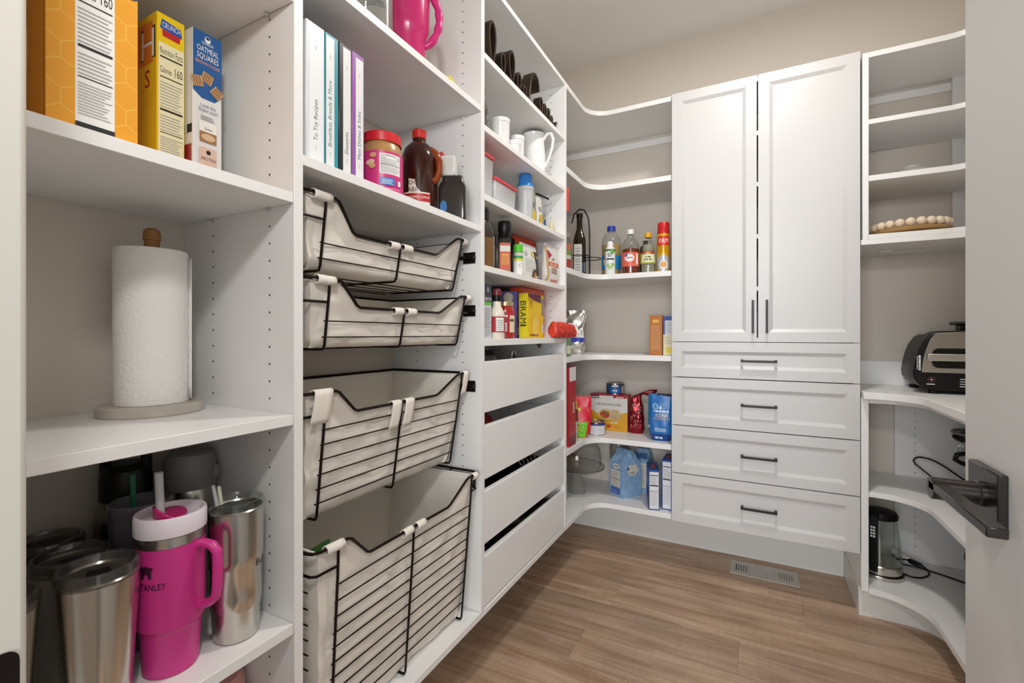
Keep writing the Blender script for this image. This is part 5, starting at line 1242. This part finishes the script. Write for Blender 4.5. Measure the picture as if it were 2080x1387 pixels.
t, fm = pouch('candy_bag', 'red and lime green candy bag leaning on the snack shelf', 'bag', (-0.022, 1.640, ZN), 0.42, 0.086, 0.04, 0.205, C('#d8243a', 0.3), 71, 0.004, wtop=1.12, pinch=0.9, base=0.45)
P = Print(fm); P.poly([(-0.018, 0.004), (0.018, 0.004), (0.030, 0.085), (-0.005, 0.075), (-0.036, 0.10)], C('#76c42c', 0.35)); P.ell(-0.022, 0.055, 0.008, 0.022, C('#d9a23a', 0.5)); P.ell(-0.022, 0.065, 0.005, 0.008, C('#7a3a1c', 0.5)); P.words(-0.018, 0.135, 0.016, C('#f0d23a', 0.5), 0.0397); P.build(parent=t)
t = carton('crunchmaster_box', 'white and yellow CRUNCHMASTER cracker box at the back of the snack shelf', 'box', (0.0445, 1.880, ZN), 0.0, 0.205, 0.075, 0.194, C('#b02335', 0.4))
P = Print(front())
P.rect(-0.1015, 0.001, 0.1015, 0.193, C('#e6e4de', 0.45)); P.poly([(-0.1015, 0.001), (0.1015, 0.001), (0.1015, 0.105), (0.05, 0.088), (-0.06, 0.088), (-0.1015, 0.112)], C('#e0a422', 0.45))
P.rect(-0.1015, 0.186, 0.1015, 0.193, C('#b02335', 0.45)); P.rect(-0.10, 0.170, -0.052, 0.188, C('#4a1f3a', 0.45)); P.words(-0.076, 0.175, 0.007, PAPER, 0.04); P.rect(0.025, 0.176, 0.0995, 0.188, C('#b02335', 0.45)); P.words(0.062, 0.179, 0.006, PAPER, 0.0409)
P.ell(0.0, 0.162, 0.010, 0.010, C('#cfc5b8', 0.5)); P.ell(0.0, 0.162, 0.008, 0.008, C('#e6e4de', 0.5)); P.text('CRUNCHMASTER', 0.0, 0.134, 0.012, INK, maxw=0.140)
P.ell(-0.016, 0.085, 0.040, 0.030, C('#d8b87a', 0.6)); P.ell(0.036, 0.085, 0.032, 0.030, C('#cdb488', 0.6)); P.ell(-0.02, 0.085, 0.026, 0.020, C('#b8402a', 0.6)); P.ell(-0.012, 0.092, 0.010, 0.007, C('#5a8a3a', 0.6)); P.ell(-0.032, 0.075, 0.010, 0.007, C('#d8742a', 0.6))
for k in range(24): P.k = 12; P.ell(0.016 + 0.046*random.random(), 0.064 + 0.042*random.random(), 0.0028, 0.002, C('#8a6a3c' if k % 2 else '#efe4c8', 0.6), 6)
P.k = 14; P.words(0.030, 0.040, 0.012, C('#f0d9a0', 0.5), 0.0372); P.rect(-0.01, 0.016, 0.014, 0.032, C('#c43a2a', 0.5)); P.lines(0.03, 0.014, 0.09, 0.03, 2, C('#c98a1a', 0.5), 0.4); P.build(parent=t)
def tuna(label, x, y, z, r, h_, m, lab2):
    t = thing('tin_can', label, 'can', (x, y, z), facing(x, y), 'fish tins')
    MB().lathe([(0, 0), (r-0.002, 0), (r, 0.002), (r, 0.004), (r-0.0012, 0.005), (r-0.0012, h_-0.005), (r, h_-0.004), (r, h_-0.001), (r-0.0015, h_), (r-0.004, h_-0.003), (0, h_-0.003)], STEEL, 40).build('tin', t)
    P = Print(cyl_map(r-0.001)); lab2(P, r, h_); P.build(parent=t)
def lb1(P, r, h_): P.rect(-r*1.5, 0.006, r*1.5, h_-0.006, C('#33506e', 0.4), 30); P.rect(-0.030, 0.010, 0.028, 0.036, C('#2a64b8', 0.4), 10); P.words(-0.002, 0.018, 0.010, PAPER, 0.0248); P.rect(-0.018, h_-0.018, 0.016, h_-0.010, PAPER, 6); P.rect(0.034, 0.008, 0.055, 0.045, C('#c9a58a', 0.5), 6)
def lb2(P, r, h_): P.rect(-r*1.5, 0.005, r*1.5, h_-0.016, C('#a8806c', 0.4), 30); P.rect(-r*1.5, h_-0.016, r*1.5, h_-0.007, C('#2e3f88', 0.4), 30); P.rect(-0.030, 0.005, 0.052, h_-0.017, C('#dfdedb', 0.5), 20); P.lines(-0.02, 0.012, 0.04, h_-0.022, 5, C('#a9a9c4', 0.5), 0.35)
tuna('blue tuna can sitting on top of the cracker box', 0.070, 1.922, ZN+0.1943, 0.0475, 0.060, STEEL, lb1)
tuna('pale labelled tuna can on the snack shelf in front of the cracker box', 0.010, 1.772, ZN, 0.0475, 0.066, STEEL, lb2)
t, fm = pouch('coffee_bag', 'dark red foil coffee bag with a twisted top', 'bag', (0.192, 1.862, ZN), 0.05, 0.088, 0.075, 0.190, mat('red_foil', '#8d1420', 0.18, 0.55), 81, 0.007, wtop=0.55, pinch=0.55, group='coffee bags')
q = MB()
def twist(u, v):
    a = 2*PI*u; x = 0.024*math.cos(a)*(1 - 0.3*v) + 0.085*v*v + 0.0; z = 0.185 + 0.055*v - 0.028*v*v*v
    return Vector((x + 0.01*math.sin(a)*v, 0.0375 + 0.017*math.sin(a)*(1 - 0.45*v) + 0.004*noise.noise(Vector((u*9, v*6, 2))), z + 0.018*math.cos(a)*v))
q.grid(twist, 20, 12, mat('red_foil_matte', '#7d1722', 0.35, 0.4), wrapu=True); q.build('twisted_top', t)
FT = C('#dfc9c4', 0.3, 0.4)
P = Print(fm)
for k in range(90): 
    P.k = 1; u = -0.026 + 0.052*random.random(); v = 0.03 + 0.125*random.random(); P.rect(u, v, u + 0.002 + 0.004*random.random(), v + 0.0025, FT)
P.build(parent=t, name='gleaming_print')
t, fm = pouch('coffee_bag', 'bright blue KONA coffee bag beside the cabinet', 'bag', (0.3345, 1.748, ZN), 0.03, 0.104, 0.060, 0.222, C('#1f6fb8', 0.3), 82, 0.003, wtop=0.97, pinch=0.75, group='coffee bags')
P = Print(fm); P.rect(-0.045, 0.003, 0.045, 0.035, C('#123e86', 0.35)); P.ell(-0.024, 0.165, 0.014, 0.015, C('#a8cbe4', 0.4)); P.ell(-0.024, 0.165, 0.010, 0.011, C('#3a83c4', 0.4)); P.ell(0.0, 0.160, 0.004, 0.008, C('#d9e6f0', 0.4)); P.words(0.005, 0.140, 0.010, C('#dfeaf2', 0.4), 0.075)
P.text('KONA', 0.008, 0.116, 0.017, C('#e9d8a8', 0.4), maxw=0.06); P.text('MOUNTAIN', 0.006, 0.102, 0.012, C('#d8b46a', 0.4), maxw=0.075); P.lines(-0.025, 0.048, 0.03, 0.066, 3, C('#cfe0ee', 0.4), 0.4); P.words(-0.002, 0.012, 0.012, C('#cfe0ee', 0.4), 0.0446); P.build(parent=t)
q = MB().box(-0.016, 0.022, 0.214, 0.052, 0.040, 0.226, BLACK); q.build('clip', t, bevel=0.003)
t, fm = pouch('coffee_bag', 'teal blue coffee bag behind the KONA bag', 'bag', (0.300, 1.845, ZN), 0.0, 0.09, 0.055, 0.215, C('#2383b8', 0.3), 83, 0.003, wtop=0.97, pinch=0.75, group='coffee bags')
P = Print(fm); P.ell(-0.034, 0.05, 0.006, 0.008, C('#bfe0ee', 0.4)); P.build(parent=t)

# baking shelf
ZK = 0.279
x, y = -0.100, 1.786
t = thing('cake_stand', 'pressed glass cake stand with a clear dome on the lowest corner shelf', 'cake stand', (x, y, ZK), 0)
CG = thin_glass('cake_glass', '#f4f6f4', 0.04, 1.6, 0.12, '#e9e8e4')
q = MB(); 
prf = [(0.0, 0.0), (0.044, 0.0), (0.046, 0.004), (0.042, 0.015), (0.028, 0.045), (0.020, 0.080), (0.022, 0.110), (0.034, 0.126), (0.0, 0.127)]
rings = []
for r, z in prf:
    rings.append([q.av(((r*(1 + 0.05*(k % 2)))*math.cos(2*PI*k/48), (r*(1 + 0.05*(k % 2)))*math.sin(2*PI*k/48), z)) for k in range(48)])
for A, B in zip(rings, rings[1:]):
    for k in range(48): q.af((A[k], A[(k+1) % 48], B[(k+1) % 48], B[k]), CG)
q.build('foot', t, sharp=0.3)
MB().lathe([(0, 0.1275), (0.130, 0.1295), (0.143, 0.136), (0.145, 0.143), (0.142, 0.144), (0.138, 0.139), (0.128, 0.134), (0, 0.132)], CG, 56).build('plate', t)
MB().tube(circ(0, 0, 0.1436, 0.1425, 56), 0.0022, thin_glass('glass_rim', '#a9aaa8', 0.05, 1.9, 0.25, '#8d8a86'), 6, closed=True).build('rim', t)
dm = MB().lathe([(0.124, 0.1445), (0.1265, 0.150), (0.1265, 0.200), (0.121, 0.235), (0.104, 0.262), (0.07, 0.278), (0.03, 0.285), (0, 0.286)], thin_glass('dome_glass', '#f6f7f5', 0.03, 1.5, 0.05, '#d0ccc6'), 56).build('dome', t)
MB().lathe([(0, 0.2862), (0.006, 0.2862), (0.006, 0.289), (0.011, 0.294), (0.008, 0.300), (0, 0.300)], CG, 20).build('knob', t)
t = thing('cupcake', 'small cake crumb portion under the glass dome', 'cake', (-0.125, 1.80, ZK+0.1339), 0)
MB().lathe([(0, 0), (0.03, 0), (0.042, 0.04), (0.04, 0.055), (0, 0.07)], C('#8a7358', 0.8), 20).build('cake', t); MB().lathe([(0, 0.0702), (0.012, 0.0702), (0.016, 0.085), (0, 0.095)], C('#c69a4a', 0.6), 16).build('topping', t)
t = thing('plastic_pitcher', 'translucent plastic pitcher in the corner behind the cake stand', 'pitcher', (0.075, 1.975, ZK), 0)
MB().lathe([(0, 0), (0.040, 0), (0.043, 0.004), (0.050, 0.22), (0.030, 0.275), (0.026, 0.275), (0.046, 0.215), (0.04, 0.006), (0, 0.006)], thin_glass('milky_plastic', '#e2e0dc', 0.2, 1.35, 0.35, '#c9c5c0'), 32).build('jug', t)
MB().lathe([(0.0, 0.2752), (0.032, 0.2752), (0.032, 0.288), (0, 0.289)], C('#d5d2ce', 0.4), 24).build('lid', t)

def papersack(name, label, x, y, rz, w_, d_, h_, m, seed, group=None):
    t = thing(name, label, 'bag', (x, y, ZK), rz, group)
    q = MB()
    def fn(u, v):
        # box-like sack, creased in at the top
        s_ = u*4; k = int(s_) % 4; f = s_ - int(s_)
        c = [(-w_/2, 0), (w_/2, 0), (w_/2, d_), (-w_/2, d_)]
        a, b = c[k], c[(k+1) % 4]; x = a[0] + (b[0]-a[0])*f; y = a[1] + (b[1]-a[1])*f
        tt = max(0, (v - 0.72)/0.28); y = d_/2 + (y - d_/2)*(1 - 0.80*tt**1.2); x *= (1 - 0.16*tt)
        bul = 0.006*math.sin(PI*min(1, v/0.8))
        nz_ = noise.noise(Vector((x*40, y*40 + seed, v*9)))*(0.004 + 0.010*tt)*min(1, v*4)
        r = Vector((x, y - d_/2)).normalized() if (x or y) else Vector((0, 0))
        return Vector((x + r.x*(bul + nz_), y + r.y*(bul + nz_), h_*v))
    ids = q.grid(fn, 48, 26, m, wrapu=True); q.af(ids[0][::-1], m); q.af(ids[-1], m)
    q.build('sack', t, sharp=0.9)
    return t
SUG = mat('blue_sugar_paper', '#a9c8e4', 0.5, vary=(45, '#6d9ac8'))
t = papersack('sugar_bag', 'pale blue paper sugar bag standing at an angle on the lowest shelf', 0.1035, 1.8195, -0.62, 0.096, 0.118, 0.240, SUG, 1, 'baking bags')
P = Print(plane_map((0, -0.0085, 0), (1, 0, 0), (0, 0, 1))); P.ell(0.006, 0.160, 0.026, 0.014, C('#e9e4d8', 0.5)); P.words(0.006, 0.156, 0.010, C('#54709a', 0.5), 0.031); P.rect(-0.034, 0.055, 0.036, 0.140, C('#dfdbd2', 0.5)); P.lines(-0.028, 0.06, 0.03, 0.135, 13, C('#b09a8a', 0.5), 0.4); P.rect(-0.034, 0.094, 0.036, 0.0965, INK); P.rect(-0.034, 0.018, 0.036, 0.046, C('#3f5fae', 0.5)); P.lines(-0.03, 0.022, 0.03, 0.042, 4, C('#8aa0d4', 0.5), 0.35); P.build(parent=t)
P = Print(plane_map((0.0560, 0, 0), (0, 1, 0), (0, 0, 1))); P.poly([(0.02, 0.155), (0.04, 0.172), (0.085, 0.170), (0.098, 0.140), (0.075, 0.112), (0.035, 0.118)], C('#d9d4c8', 0.5)); P.rect(0.022, 0.146, 0.036, 0.158, C('#3a4a66', 0.5)); P.poly([(0.04, 0.125), (0.055, 0.138), (0.075, 0.13), (0.068, 0.118)], C('#b5aea2', 0.5)); P.build(parent=t)
t = papersack('sugar_bag', 'second blue sugar bag half hidden behind the first', 0.205, 1.935, -0.1, 0.075, 0.10, 0.225, SUG, 5, 'baking bags')
P = Print(plane_map((0, -0.0085, 0), (1, 0, 0), (0, 0, 1))); P.rect(-0.025, 0.03, 0.03, 0.16, C('#dfdbd2', 0.5)); P.lines(-0.02, 0.04, 0.026, 0.155, 12, C('#8a8a90', 0.5), 0.35); P.rect(-0.036, 0.185, 0.036, 0.21, C('#2d5a8a', 0.5)); P.build(parent=t)
BX = C('#1d4f9c', 0.4)
def brownie(label, x, y, rz, w_, d_, h_):
    t = carton('baking_mix_box', label, 'box', (x, y, ZK), rz, w_, d_, h_, BX, 'baking mix boxes')
    P = Print(front()); P.rect(-w_/2+0.004, 0.006, w_/2-0.004, h_-0.008, C('#dfe0e4', 0.5))
    for f, th in ((0.86, 0.004), (0.60, 0.006), (0.47, 0.002)): P.rect(-w_/2+0.006, f*h_, w_/2-0.006, f*h_ + th, INK)
    P.lines(-w_/2+0.007, 0.63*h_, w_/2-0.007, 0.84*h_, 8, GREYINK, 0.3); P.lines(-w_/2+0.007, 0.12*h_, w_/2-0.007, 0.45*h_, 12, C('#b5b5bd', 0.5), 0.3); P.build(parent=t)
    P = Print(left(w_)); P.rect(-d_+0.004, 0.10, -0.02, 0.16, C('#8aa0c8', 0.5)); P.ell(-d_*0.4, 0.055, d_*0.36, 0.050, C('#7a4426', 0.6)); P.ell(-d_*0.45, 0.075, d_*0.25, 0.022, C('#3a1c12', 0.6)); P.ell(-d_*0.35, 0.03, d_*0.24, 0.018, C('#b9783c', 0.6)); P.ell(-d_*0.5, 0.145, d_*0.25, 0.018, C('#c94a4a', 0.5)); P.build(parent=t)
    P = Print(top(h_)); P.poly([(-w_*0.2, d_*0.30), (w_*0.05, d_*0.25), (w_*0.25, d_*0.5), (w_*0.0, d_*0.75), (-w_*0.2, d_*0.6)], C('#d8484a', 0.5)); P.build(parent=t)
brownie('blue brownie mix box turned at an angle, left of its pair', 0.3125, 1.7155, 0.26, 0.050, 0.150, 0.190)
brownie('blue brownie mix box against the cabinet, right of its pair', 0.3660, 1.745, 0.0, 0.046, 0.14, 0.238)

# ------------------------------------------------------------------ right corner
t = thing('bead_tray', 'round wooden tray edged with pale wooden beads', 'tray', (1.290, 1.855, 1.511), 0)
WD = mat('maple', '#c9a06a', 0.5, vary=(18, '#b0844c')); BD = mat('pale_wood_bead', '#efe0ca', 0.55, vary=(40, '#dcc4a4'))
MB().lathe([(0, 0.016), (0.118, 0.016), (0.128, 0.021), (0.134, 0.027), (0.120, 0.031), (0, 0.028)], WD, 56).build('disc', t)
for a in (0.8, 2.4, 4.0, 5.5):
    MB().sphere((0.085*math.cos(a), 0.085*math.sin(a), 0.0085), 0.0085, BD, 12, 7).build('foot', t)
nb = 24; bm0 = None
for k in range(nb):
    a = 2*PI*k/nb + 0.1
    if bm0 is None: bm0 = MB().sphere((0, 0, 0), 0.0160, BD, 16, 11).build('bead', t); o = bm0
    else: o = bpy.data.objects.new('bead', bm0.data); COL.objects.link(o); o.parent = t
    o.location = (0.122*math.cos(a), 0.122*math.sin(a), 0.0445)
t = thing('glass_dish', 'clear cut glass dish turned upside down on the shelf above the bead tray', 'dish', (1.295, 1.815, 1.742), 0)
q = MB(); q.lathe([(0.085, 0), (0.080, 0.010), (0.070, 0.022), (0.055, 0.032), (0.035, 0.038), (0.030, 0.046), (0.028, 0.046), (0.026, 0.036), (0, 0.034)], thin_glass('cut_glass', '#eef1ee', 0.05, 1.75, 0.25, '#e9ebe8'), 22); q.build('bowl', t, sharp=0.05)
MB().tube(circ(0, 0, 0.083, 0.004, 22), 0.003, thin_glass('cut_glass_rim', '#cfd3d0', 0.05, 1.8), 6, closed=True).build('rim', t)
t = thing('puck_light', 'small white stick-on light and cord under the upper shelf', 'light', (1.230, 1.900, 1.472), 0)
q = MB(); q.lathe([(0, -0.0002), (0.030, -0.0002), (0.030, -0.007), (0.022, -0.012), (0, -0.013)], C('#dedbd6', 0.4), 24); q.build('puck', t)
MB().tube([(0.028, 0.0, -0.004), (0.06, -0.004, -0.006), (0.09, 0.004, -0.005), (0.125, 0.0, -0.003)], 0.0032, C('#d8d5d0', 0.5), 8).build('cord', t)

# contact grill on the countertop
ZG = 0.8957
t = thing('indoor_grill', 'black and stainless countertop grill partly behind the door', 'grill', (1.47, 1.86, ZG), 0)
GX = 1.47
half = [(0.0, 0.012), (0.125, 0.012), (0.160, 0.016), (0.190, 0.030), (0.207, 0.052), (0.211, 0.075), (0.206, 0.110), (0.197, 0.150), (0.182, 0.190), (0.160, 0.222), (0.140, 0.236), (0.0, 0.240)]
outl = [(-a, b) for a, b in half] + [(a, b) for a, b in reversed(half)][1:-1]
outl = outl[::-1]
outl = [(a*0.925, b) for a, b in outl]
q = MB().prism(outl, -0.140, -0.060, BLACK, axis='y'); q.build('housing', t, bevel=0.006, seg=2)
q = MB().prism([(a*0.86, 0.012 + (b-0.012)*0.95) for a, b in outl], -0.0595, 0.150, BLACK, axis='y'); q.build('rear_housing', t, bevel=0.006, seg=2)
hood = [(0.0, 0.080), (0.172, 0.080), (0.168, 0.125), (0.160, 0.165), (0.147, 0.205), (0.130, 0.230), (0.0, 0.236)]
ho = ([(-a, b) for a, b in hood] + [(a, b) for a, b in reversed(hood)][1:-1])[::-1]
hs = MB().prism(ho, -0.1465, -0.1402, mat('brushed_hood', '#b3aca2', 0.3, 0.9), axis='y').build('hood', t, bevel=0.002)
def rr(x0, z0, x1, z1, r, n=5):
    out = []
    for cx_, cz_, a0 in ((x1-r, z1-r, 0), (x0+r, z1-r, 90), (x0+r, z0+r, 180), (x1-r, z0+r, 270)):
        out += [(cx_ + r*math.cos(math.radians(a0 + 90*k/n)), cz_ + r*math.sin(math.radians(a0 + 90*k/n))) for k in range(n+1)]
    return out
MB().prism(rr(-0.142, 0.098, 0.142, 0.172, 0.020), -0.1490, -0.1467, BLACK, axis='y').build('window', t)
MB().prism(rr(-0.125, 0.101, 0.125, 0.118, 0.006), -0.1502, -0.1492, mat('grill_glass', '#0d0b0a', 0.05), axis='y').build('glass', t)
MB().box(-0.158, -0.166, 0.125, 0.158, -0.156, 0.152, mat('handle_steel', '#cdc8c0', 0.28, 0.9)).build('front_handle', t, bevel=0.003, seg=2)
for s_ in (-1, 1): MB().box(s_*0.150 - 0.008, -0.156, 0.127, s_*0.150 + 0.008, -0.1468, 0.150, BLACK).build('handle_mount', t)
P = Print(plane_map((0, -0.1470, 0), (1, 0, 0), (0, 0, 1))); P.text('NINJA', 0.0, 0.190, 0.020, C('#d9d4ca', 0.4)); P.build(parent=t)
P = Print(plane_map((0, -0.1404, 0), (1, 0, 0), (0, 0, 1))); P.ell(-0.142, 0.054, 0.011, 0.011, C('#5a1f22', 0.4)); P.ell(-0.142, 0.054, 0.009, 0.009, C('#141414', 0.4)); P.ell(-0.142, 0.054, 0.003, 0.003, C('#e2b9b9', 0.4)); P.rect(-0.156, 0.035, -0.132, 0.038, PAPER)
for k in range(4): P.rect(-0.062, 0.030 + 0.009*k, -0.044, 0.0325 + 0.009*k, PAPER)
P.words(-0.1765, 0.088, 0.006, PAPER, 0.060, True); P.words(-0.1835, 0.092, 0.003, C('#c9c9c9', 0.5), 0.050, True); P.build(parent=t)
q = MB(); q.T = Matrix.Translation((-0.022, -0.1402, 0.042)) @ Matrix.Rotation(PI/2, 4, 'X'); q.lathe([(0, 0), (0.018, 0), (0.018, 0.012), (0.016, 0.014), (0, 0.014)], C('#c9c6c0', 0.3, 0.6), 24); q.build('dial', t)
for sx_ in (-1, 1):
    for sy_ in (-0.115, 0.12): MB().lathe([(0, 0), (0.016, 0), (0.018, 0.0125), (0, 0.0125)], BLACK, 16, c=(sx_*0.13, sy_)).build('foot', t)
q = MB().box(-0.026, -0.03, 0.240, 0.045, 0.03, 0.262, BLACK); q.box(-0.040, -0.045, 0.262, 0.075, 0.045, 0.274, BLACKM); q.build('top_handle', t, bevel=0.004, seg=2)

# appliance and cord on the middle shelf
t = thing('hand_mixer', 'black hand mixer with a loop handle half hidden behind the door', 'mixer', (1.56, 1.925, 0.502), 0)
MB().lathe([(0, 0), (0.055, 0), (0.058, 0.004), (0.05, 0.02), (0, 0.02)], BLACKM, 28).build('stand', t)
MB().lathe([(0.02, 0.02), (0.02, 0.17), (0, 0.17)], BLACK, 16).build('column', t)
q = MB(); q.grid(lambda u, v: Vector((0.115*math.cos(2*PI*u)*math.sin(PI*v), 0.05*math.sin(2*PI*u)*math.sin(PI*v), 0.205 - 0.032*math.cos(PI*v))), 32, 12, BLACK, wrapu=True); q.build('motor_housing', t)
MB().tube(circ(-0.02, 0.0, 0.090, 0.222, 32), 0.006, mat('grey_band', '#8b8782', 0.4, 0.4), 8, closed=True).build('trim_ring', t)
MB().tube([(-0.02, 0.0, 0.13), (-0.07, 0.0, 0.142), (-0.100, 0.0, 0.132), (-0.105, 0.0, 0.112), (-0.085, 0.0, 0.100), (-0.02, 0.0, 0.085)], 0.009, BLACK, 10).build('loop_handle', t)
MB().tube([(-0.080, -0.02, 0.19), (-0.105, -0.02, 0.165), (-0.108, -0.02, 0.150), (-0.098, -0.02, 0.152), (-0.085, -0.02, 0.175)], 0.0018, CHROME, 6).build('wire_beater', t)
q = MB(); pts = []
for k in range(30):
    f = k/29; a = math.radians(15 + 320*f)
    pts.append((1.430 + 0.078*math.cos(a) * (1.0 if f < 0.5 else 1.05), 1.985 - 0.012*math.sin(a*0.5), 0.5475 + 0.0425*math.sin(a)))
pts = [(1.545, 1.99, 0.5065), (1.525, 1.985, 0.512), (1.49, 1.972, 0.530), (1.44, 1.985, 0.568), (1.40, 1.992, 0.590), (1.362, 1.995, 0.596), (1.343, 1.992, 0.585), (1.345, 1.988, 0.570), (1.37, 1.978, 0.545), (1.40, 1.962, 0.520), (1.43, 1.945, 0.507), (1.49, 1.92, 0.5062)]
def smooth(pts, n=6):
    P_ = [Vector(p) for p in pts]; out = []
    for i in range(len(P_)-1):
        p0, p1, p2, p3 = P_[max(0, i-1)], P_[i], P_[i+1], P_[min(len(P_)-1, i+2)]
        for k in range(n):
            s_ = k/n; out.append(0.5*((2*p1) + (p2-p0)*s_ + (2*p0-5*p1+4*p2-p3)*s_*s_ + (3*p1-p0-3*p2+p3)*s_**3))
    out.append(P_[-1]); return out
cordo = MB().tube(smooth(pts), 0.0034, BLACK, 8).build('mixer_cord'); tag(cordo, 'black power cord looping up from the middle corner shelf', 'cord')

# kettle and plug on the lowest right shelf
ZQ = 0.134
x, y = 1.196, 1.838
t = thing('glass_kettle', 'glass electric kettle with a black handle on the lowest right shelf', 'kettle', (x, y, ZQ), 0)
MB().lathe([(0, 0), (0.078, 0), (0.080, 0.003), (0.080, 0.014), (0.077, 0.017), (0, 0.017)], STEEL, 44).build('power_base', t)
MB().lathe([(0.074, 0.0172), (0.0745, 0.024), (0.074, 0.050), (0.070, 0.054), (0, 0.054)], STEEL, 44).build('heating_band', t)
MB().tube(circ(0, 0, 0.0765, 0.0175, 44), 0.0028, BLACK, 6, closed=True).build('seal', t)
MB().lathe([(0.0725, 0.0545), (0.071, 0.09), (0.062, 0.18), (0.055, 0.232)], GLASS, 44).build('glass_body', t)
MB().lathe([(0.0555, 0.2325), (0.060, 0.234), (0.061, 0.248), (0.054, 0.260), (0.03, 0.267), (0, 0.268)], BLACK, 40).build('lid', t)
ha = facing(x, y) - PI/2 - 0.25
hv = Vector((math.cos(ha), math.sin(ha), 0)); hn = Vector((-hv.y, hv.x, 0))
q = MB()
prof_h = [(0.052, 0.258), (0.075, 0.255), (0.084, 0.235), (0.088, 0.18), (0.088, 0.10), (0.083, 0.045), (0.076, 0.030)]
hw = 0.013; rg = []
for i, (d_, z) in enumerate(prof_h):
    c0 = hv*d_; c1 = hv*(d_-0.018)
    rg.append([q.av((c0 + hn*hw) + Vector((0, 0, z))), q.av((c0 - hn*hw) + Vector((0, 0, z))), q.av((c1 - hn*hw) + Vector((0, 0, z))), q.av((c1 + hn*hw) + Vector((0, 0, z)))])
for A, B in zip(rg, rg[1:]):
    for k in range(4): q.af((A[k], A[(k+1) % 4], B[(k+1) % 4], B[k]), BLACK)
q.af(rg[0], BLACK); q.af(rg[-1][::-1], BLACK); q.build('handle', t, bevel=0.004, seg=2)
P = Print(lambda u, v, off: hv*(0.0885 + off) + hn*u + Vector((0, 0, v)))
for r_ in range(4):
    for c_ in range(2): P.k = 1; P.rect(-0.008 + 0.009*c_, 0.172 + 0.012*r_, -0.001 + 0.009*c_, 0.180 + 0.012*r_, C('#d9d9d9', 0.5))
P.build(parent=t)
pts = [(1.280, 1.866, 0.1385), (1.30, 1.850, 0.138), (1.335, 1.86, 0.138), (1.365, 1.895, 0.1385), (1.372, 1.92, 0.143), (1.362, 1.94, 0.148)]
kc = thing('kettle_cord', 'black kettle power cord with a plug and paper tag', 'cord', (1.33, 1.90, ZQ), 0)
MB().tube(smooth(pts), 0.0034, BLACK, 8).build('cable', kc, world=True)
q = MB(); a = Vector((1.362, 1.940, 0.150)); b_ = Vector((1.318, 1.972, 0.158)); q.tube([a, a.lerp(b_, 0.3), a.lerp(b_, 0.8), b_], [0.006, 0.011, 0.011, 0.006], BLACK, 10); q.build('plug', kc, world=True)
q = MB(); q.tube([(1.366, 1.946, 0.150), (1.374, 1.932, 0.149)], 0.0022, CHROME, 6); q.build('prong', kc, world=True)
q = MB(); q.T = Matrix.Translation((1.296, 1.988, 0.166)) @ Matrix.Rotation(-0.62, 4, 'Z') @ Matrix.Rotation(0.35, 4, 'Y'); q.box(-0.032, -0.001, -0.013, 0.032, 0.001, 0.013, PAPER); q.build('paper_tag', kc, world=True)
pts = [(1.318, 1.972, 0.1565), (1.29, 1.985, 0.150), (1.27, 1.972, 0.1385), (1.36, 1.955, 0.1378), (1.46, 1.90, 0.1378), (1.60, 1.80, 0.1378)]
MB().tube(smooth(pts), 0.0034, BLACK, 8).build('cable', kc, world=True)
t = thing('slow_cooker', 'black lidded pot on the lowest right shelf behind the door', 'pot', (1.49, 1.48, ZQ), 0)
MB().lathe([(0, 0), (0.11, 0), (0.125, 0.01), (0.135, 0.20), (0.135, 0.235), (0, 0.235)], BLACKM, 40).build('pot', t)
MB().lathe([(0.138, 0.2352), (0.138, 0.245), (0.10, 0.275), (0.03, 0.29), (0, 0.291)], BLACK, 40).build('lid', t); MB().lathe([(0, 0.2912), (0.012, 0.2912), (0.02, 0.305), (0, 0.31)], BLACK, 16).build('knob', t)
# bags tucked inside the baskets
t, fm = pouch('produce_bag', 'leafy green bag peeking out of the deep bottom basket', 'bag', (-0.085, 0.14, 0.288), R90, 0.08, 0.055, 0.372, C('#2f5a2a', 0.4), 91, 0.008)
P = Print(fm); P.ell(0, 0.3, 0.03, 0.04, C('#7fae5a', 0.5)); P.build(parent=t)
t, fm = pouch('snack_bag', 'clear plastic bag with a red mark inside the third basket', 'bag', (-0.20, 0.22, 0.741), R90, 0.17, 0.08, 0.225, PLAS, 92, 0.010)
P = Print(fm); P.poly([(0.03, 0.10), (0.055, 0.10), (0.045, 0.13)], C('#c0302a', 0.5)); P.build(parent=t)
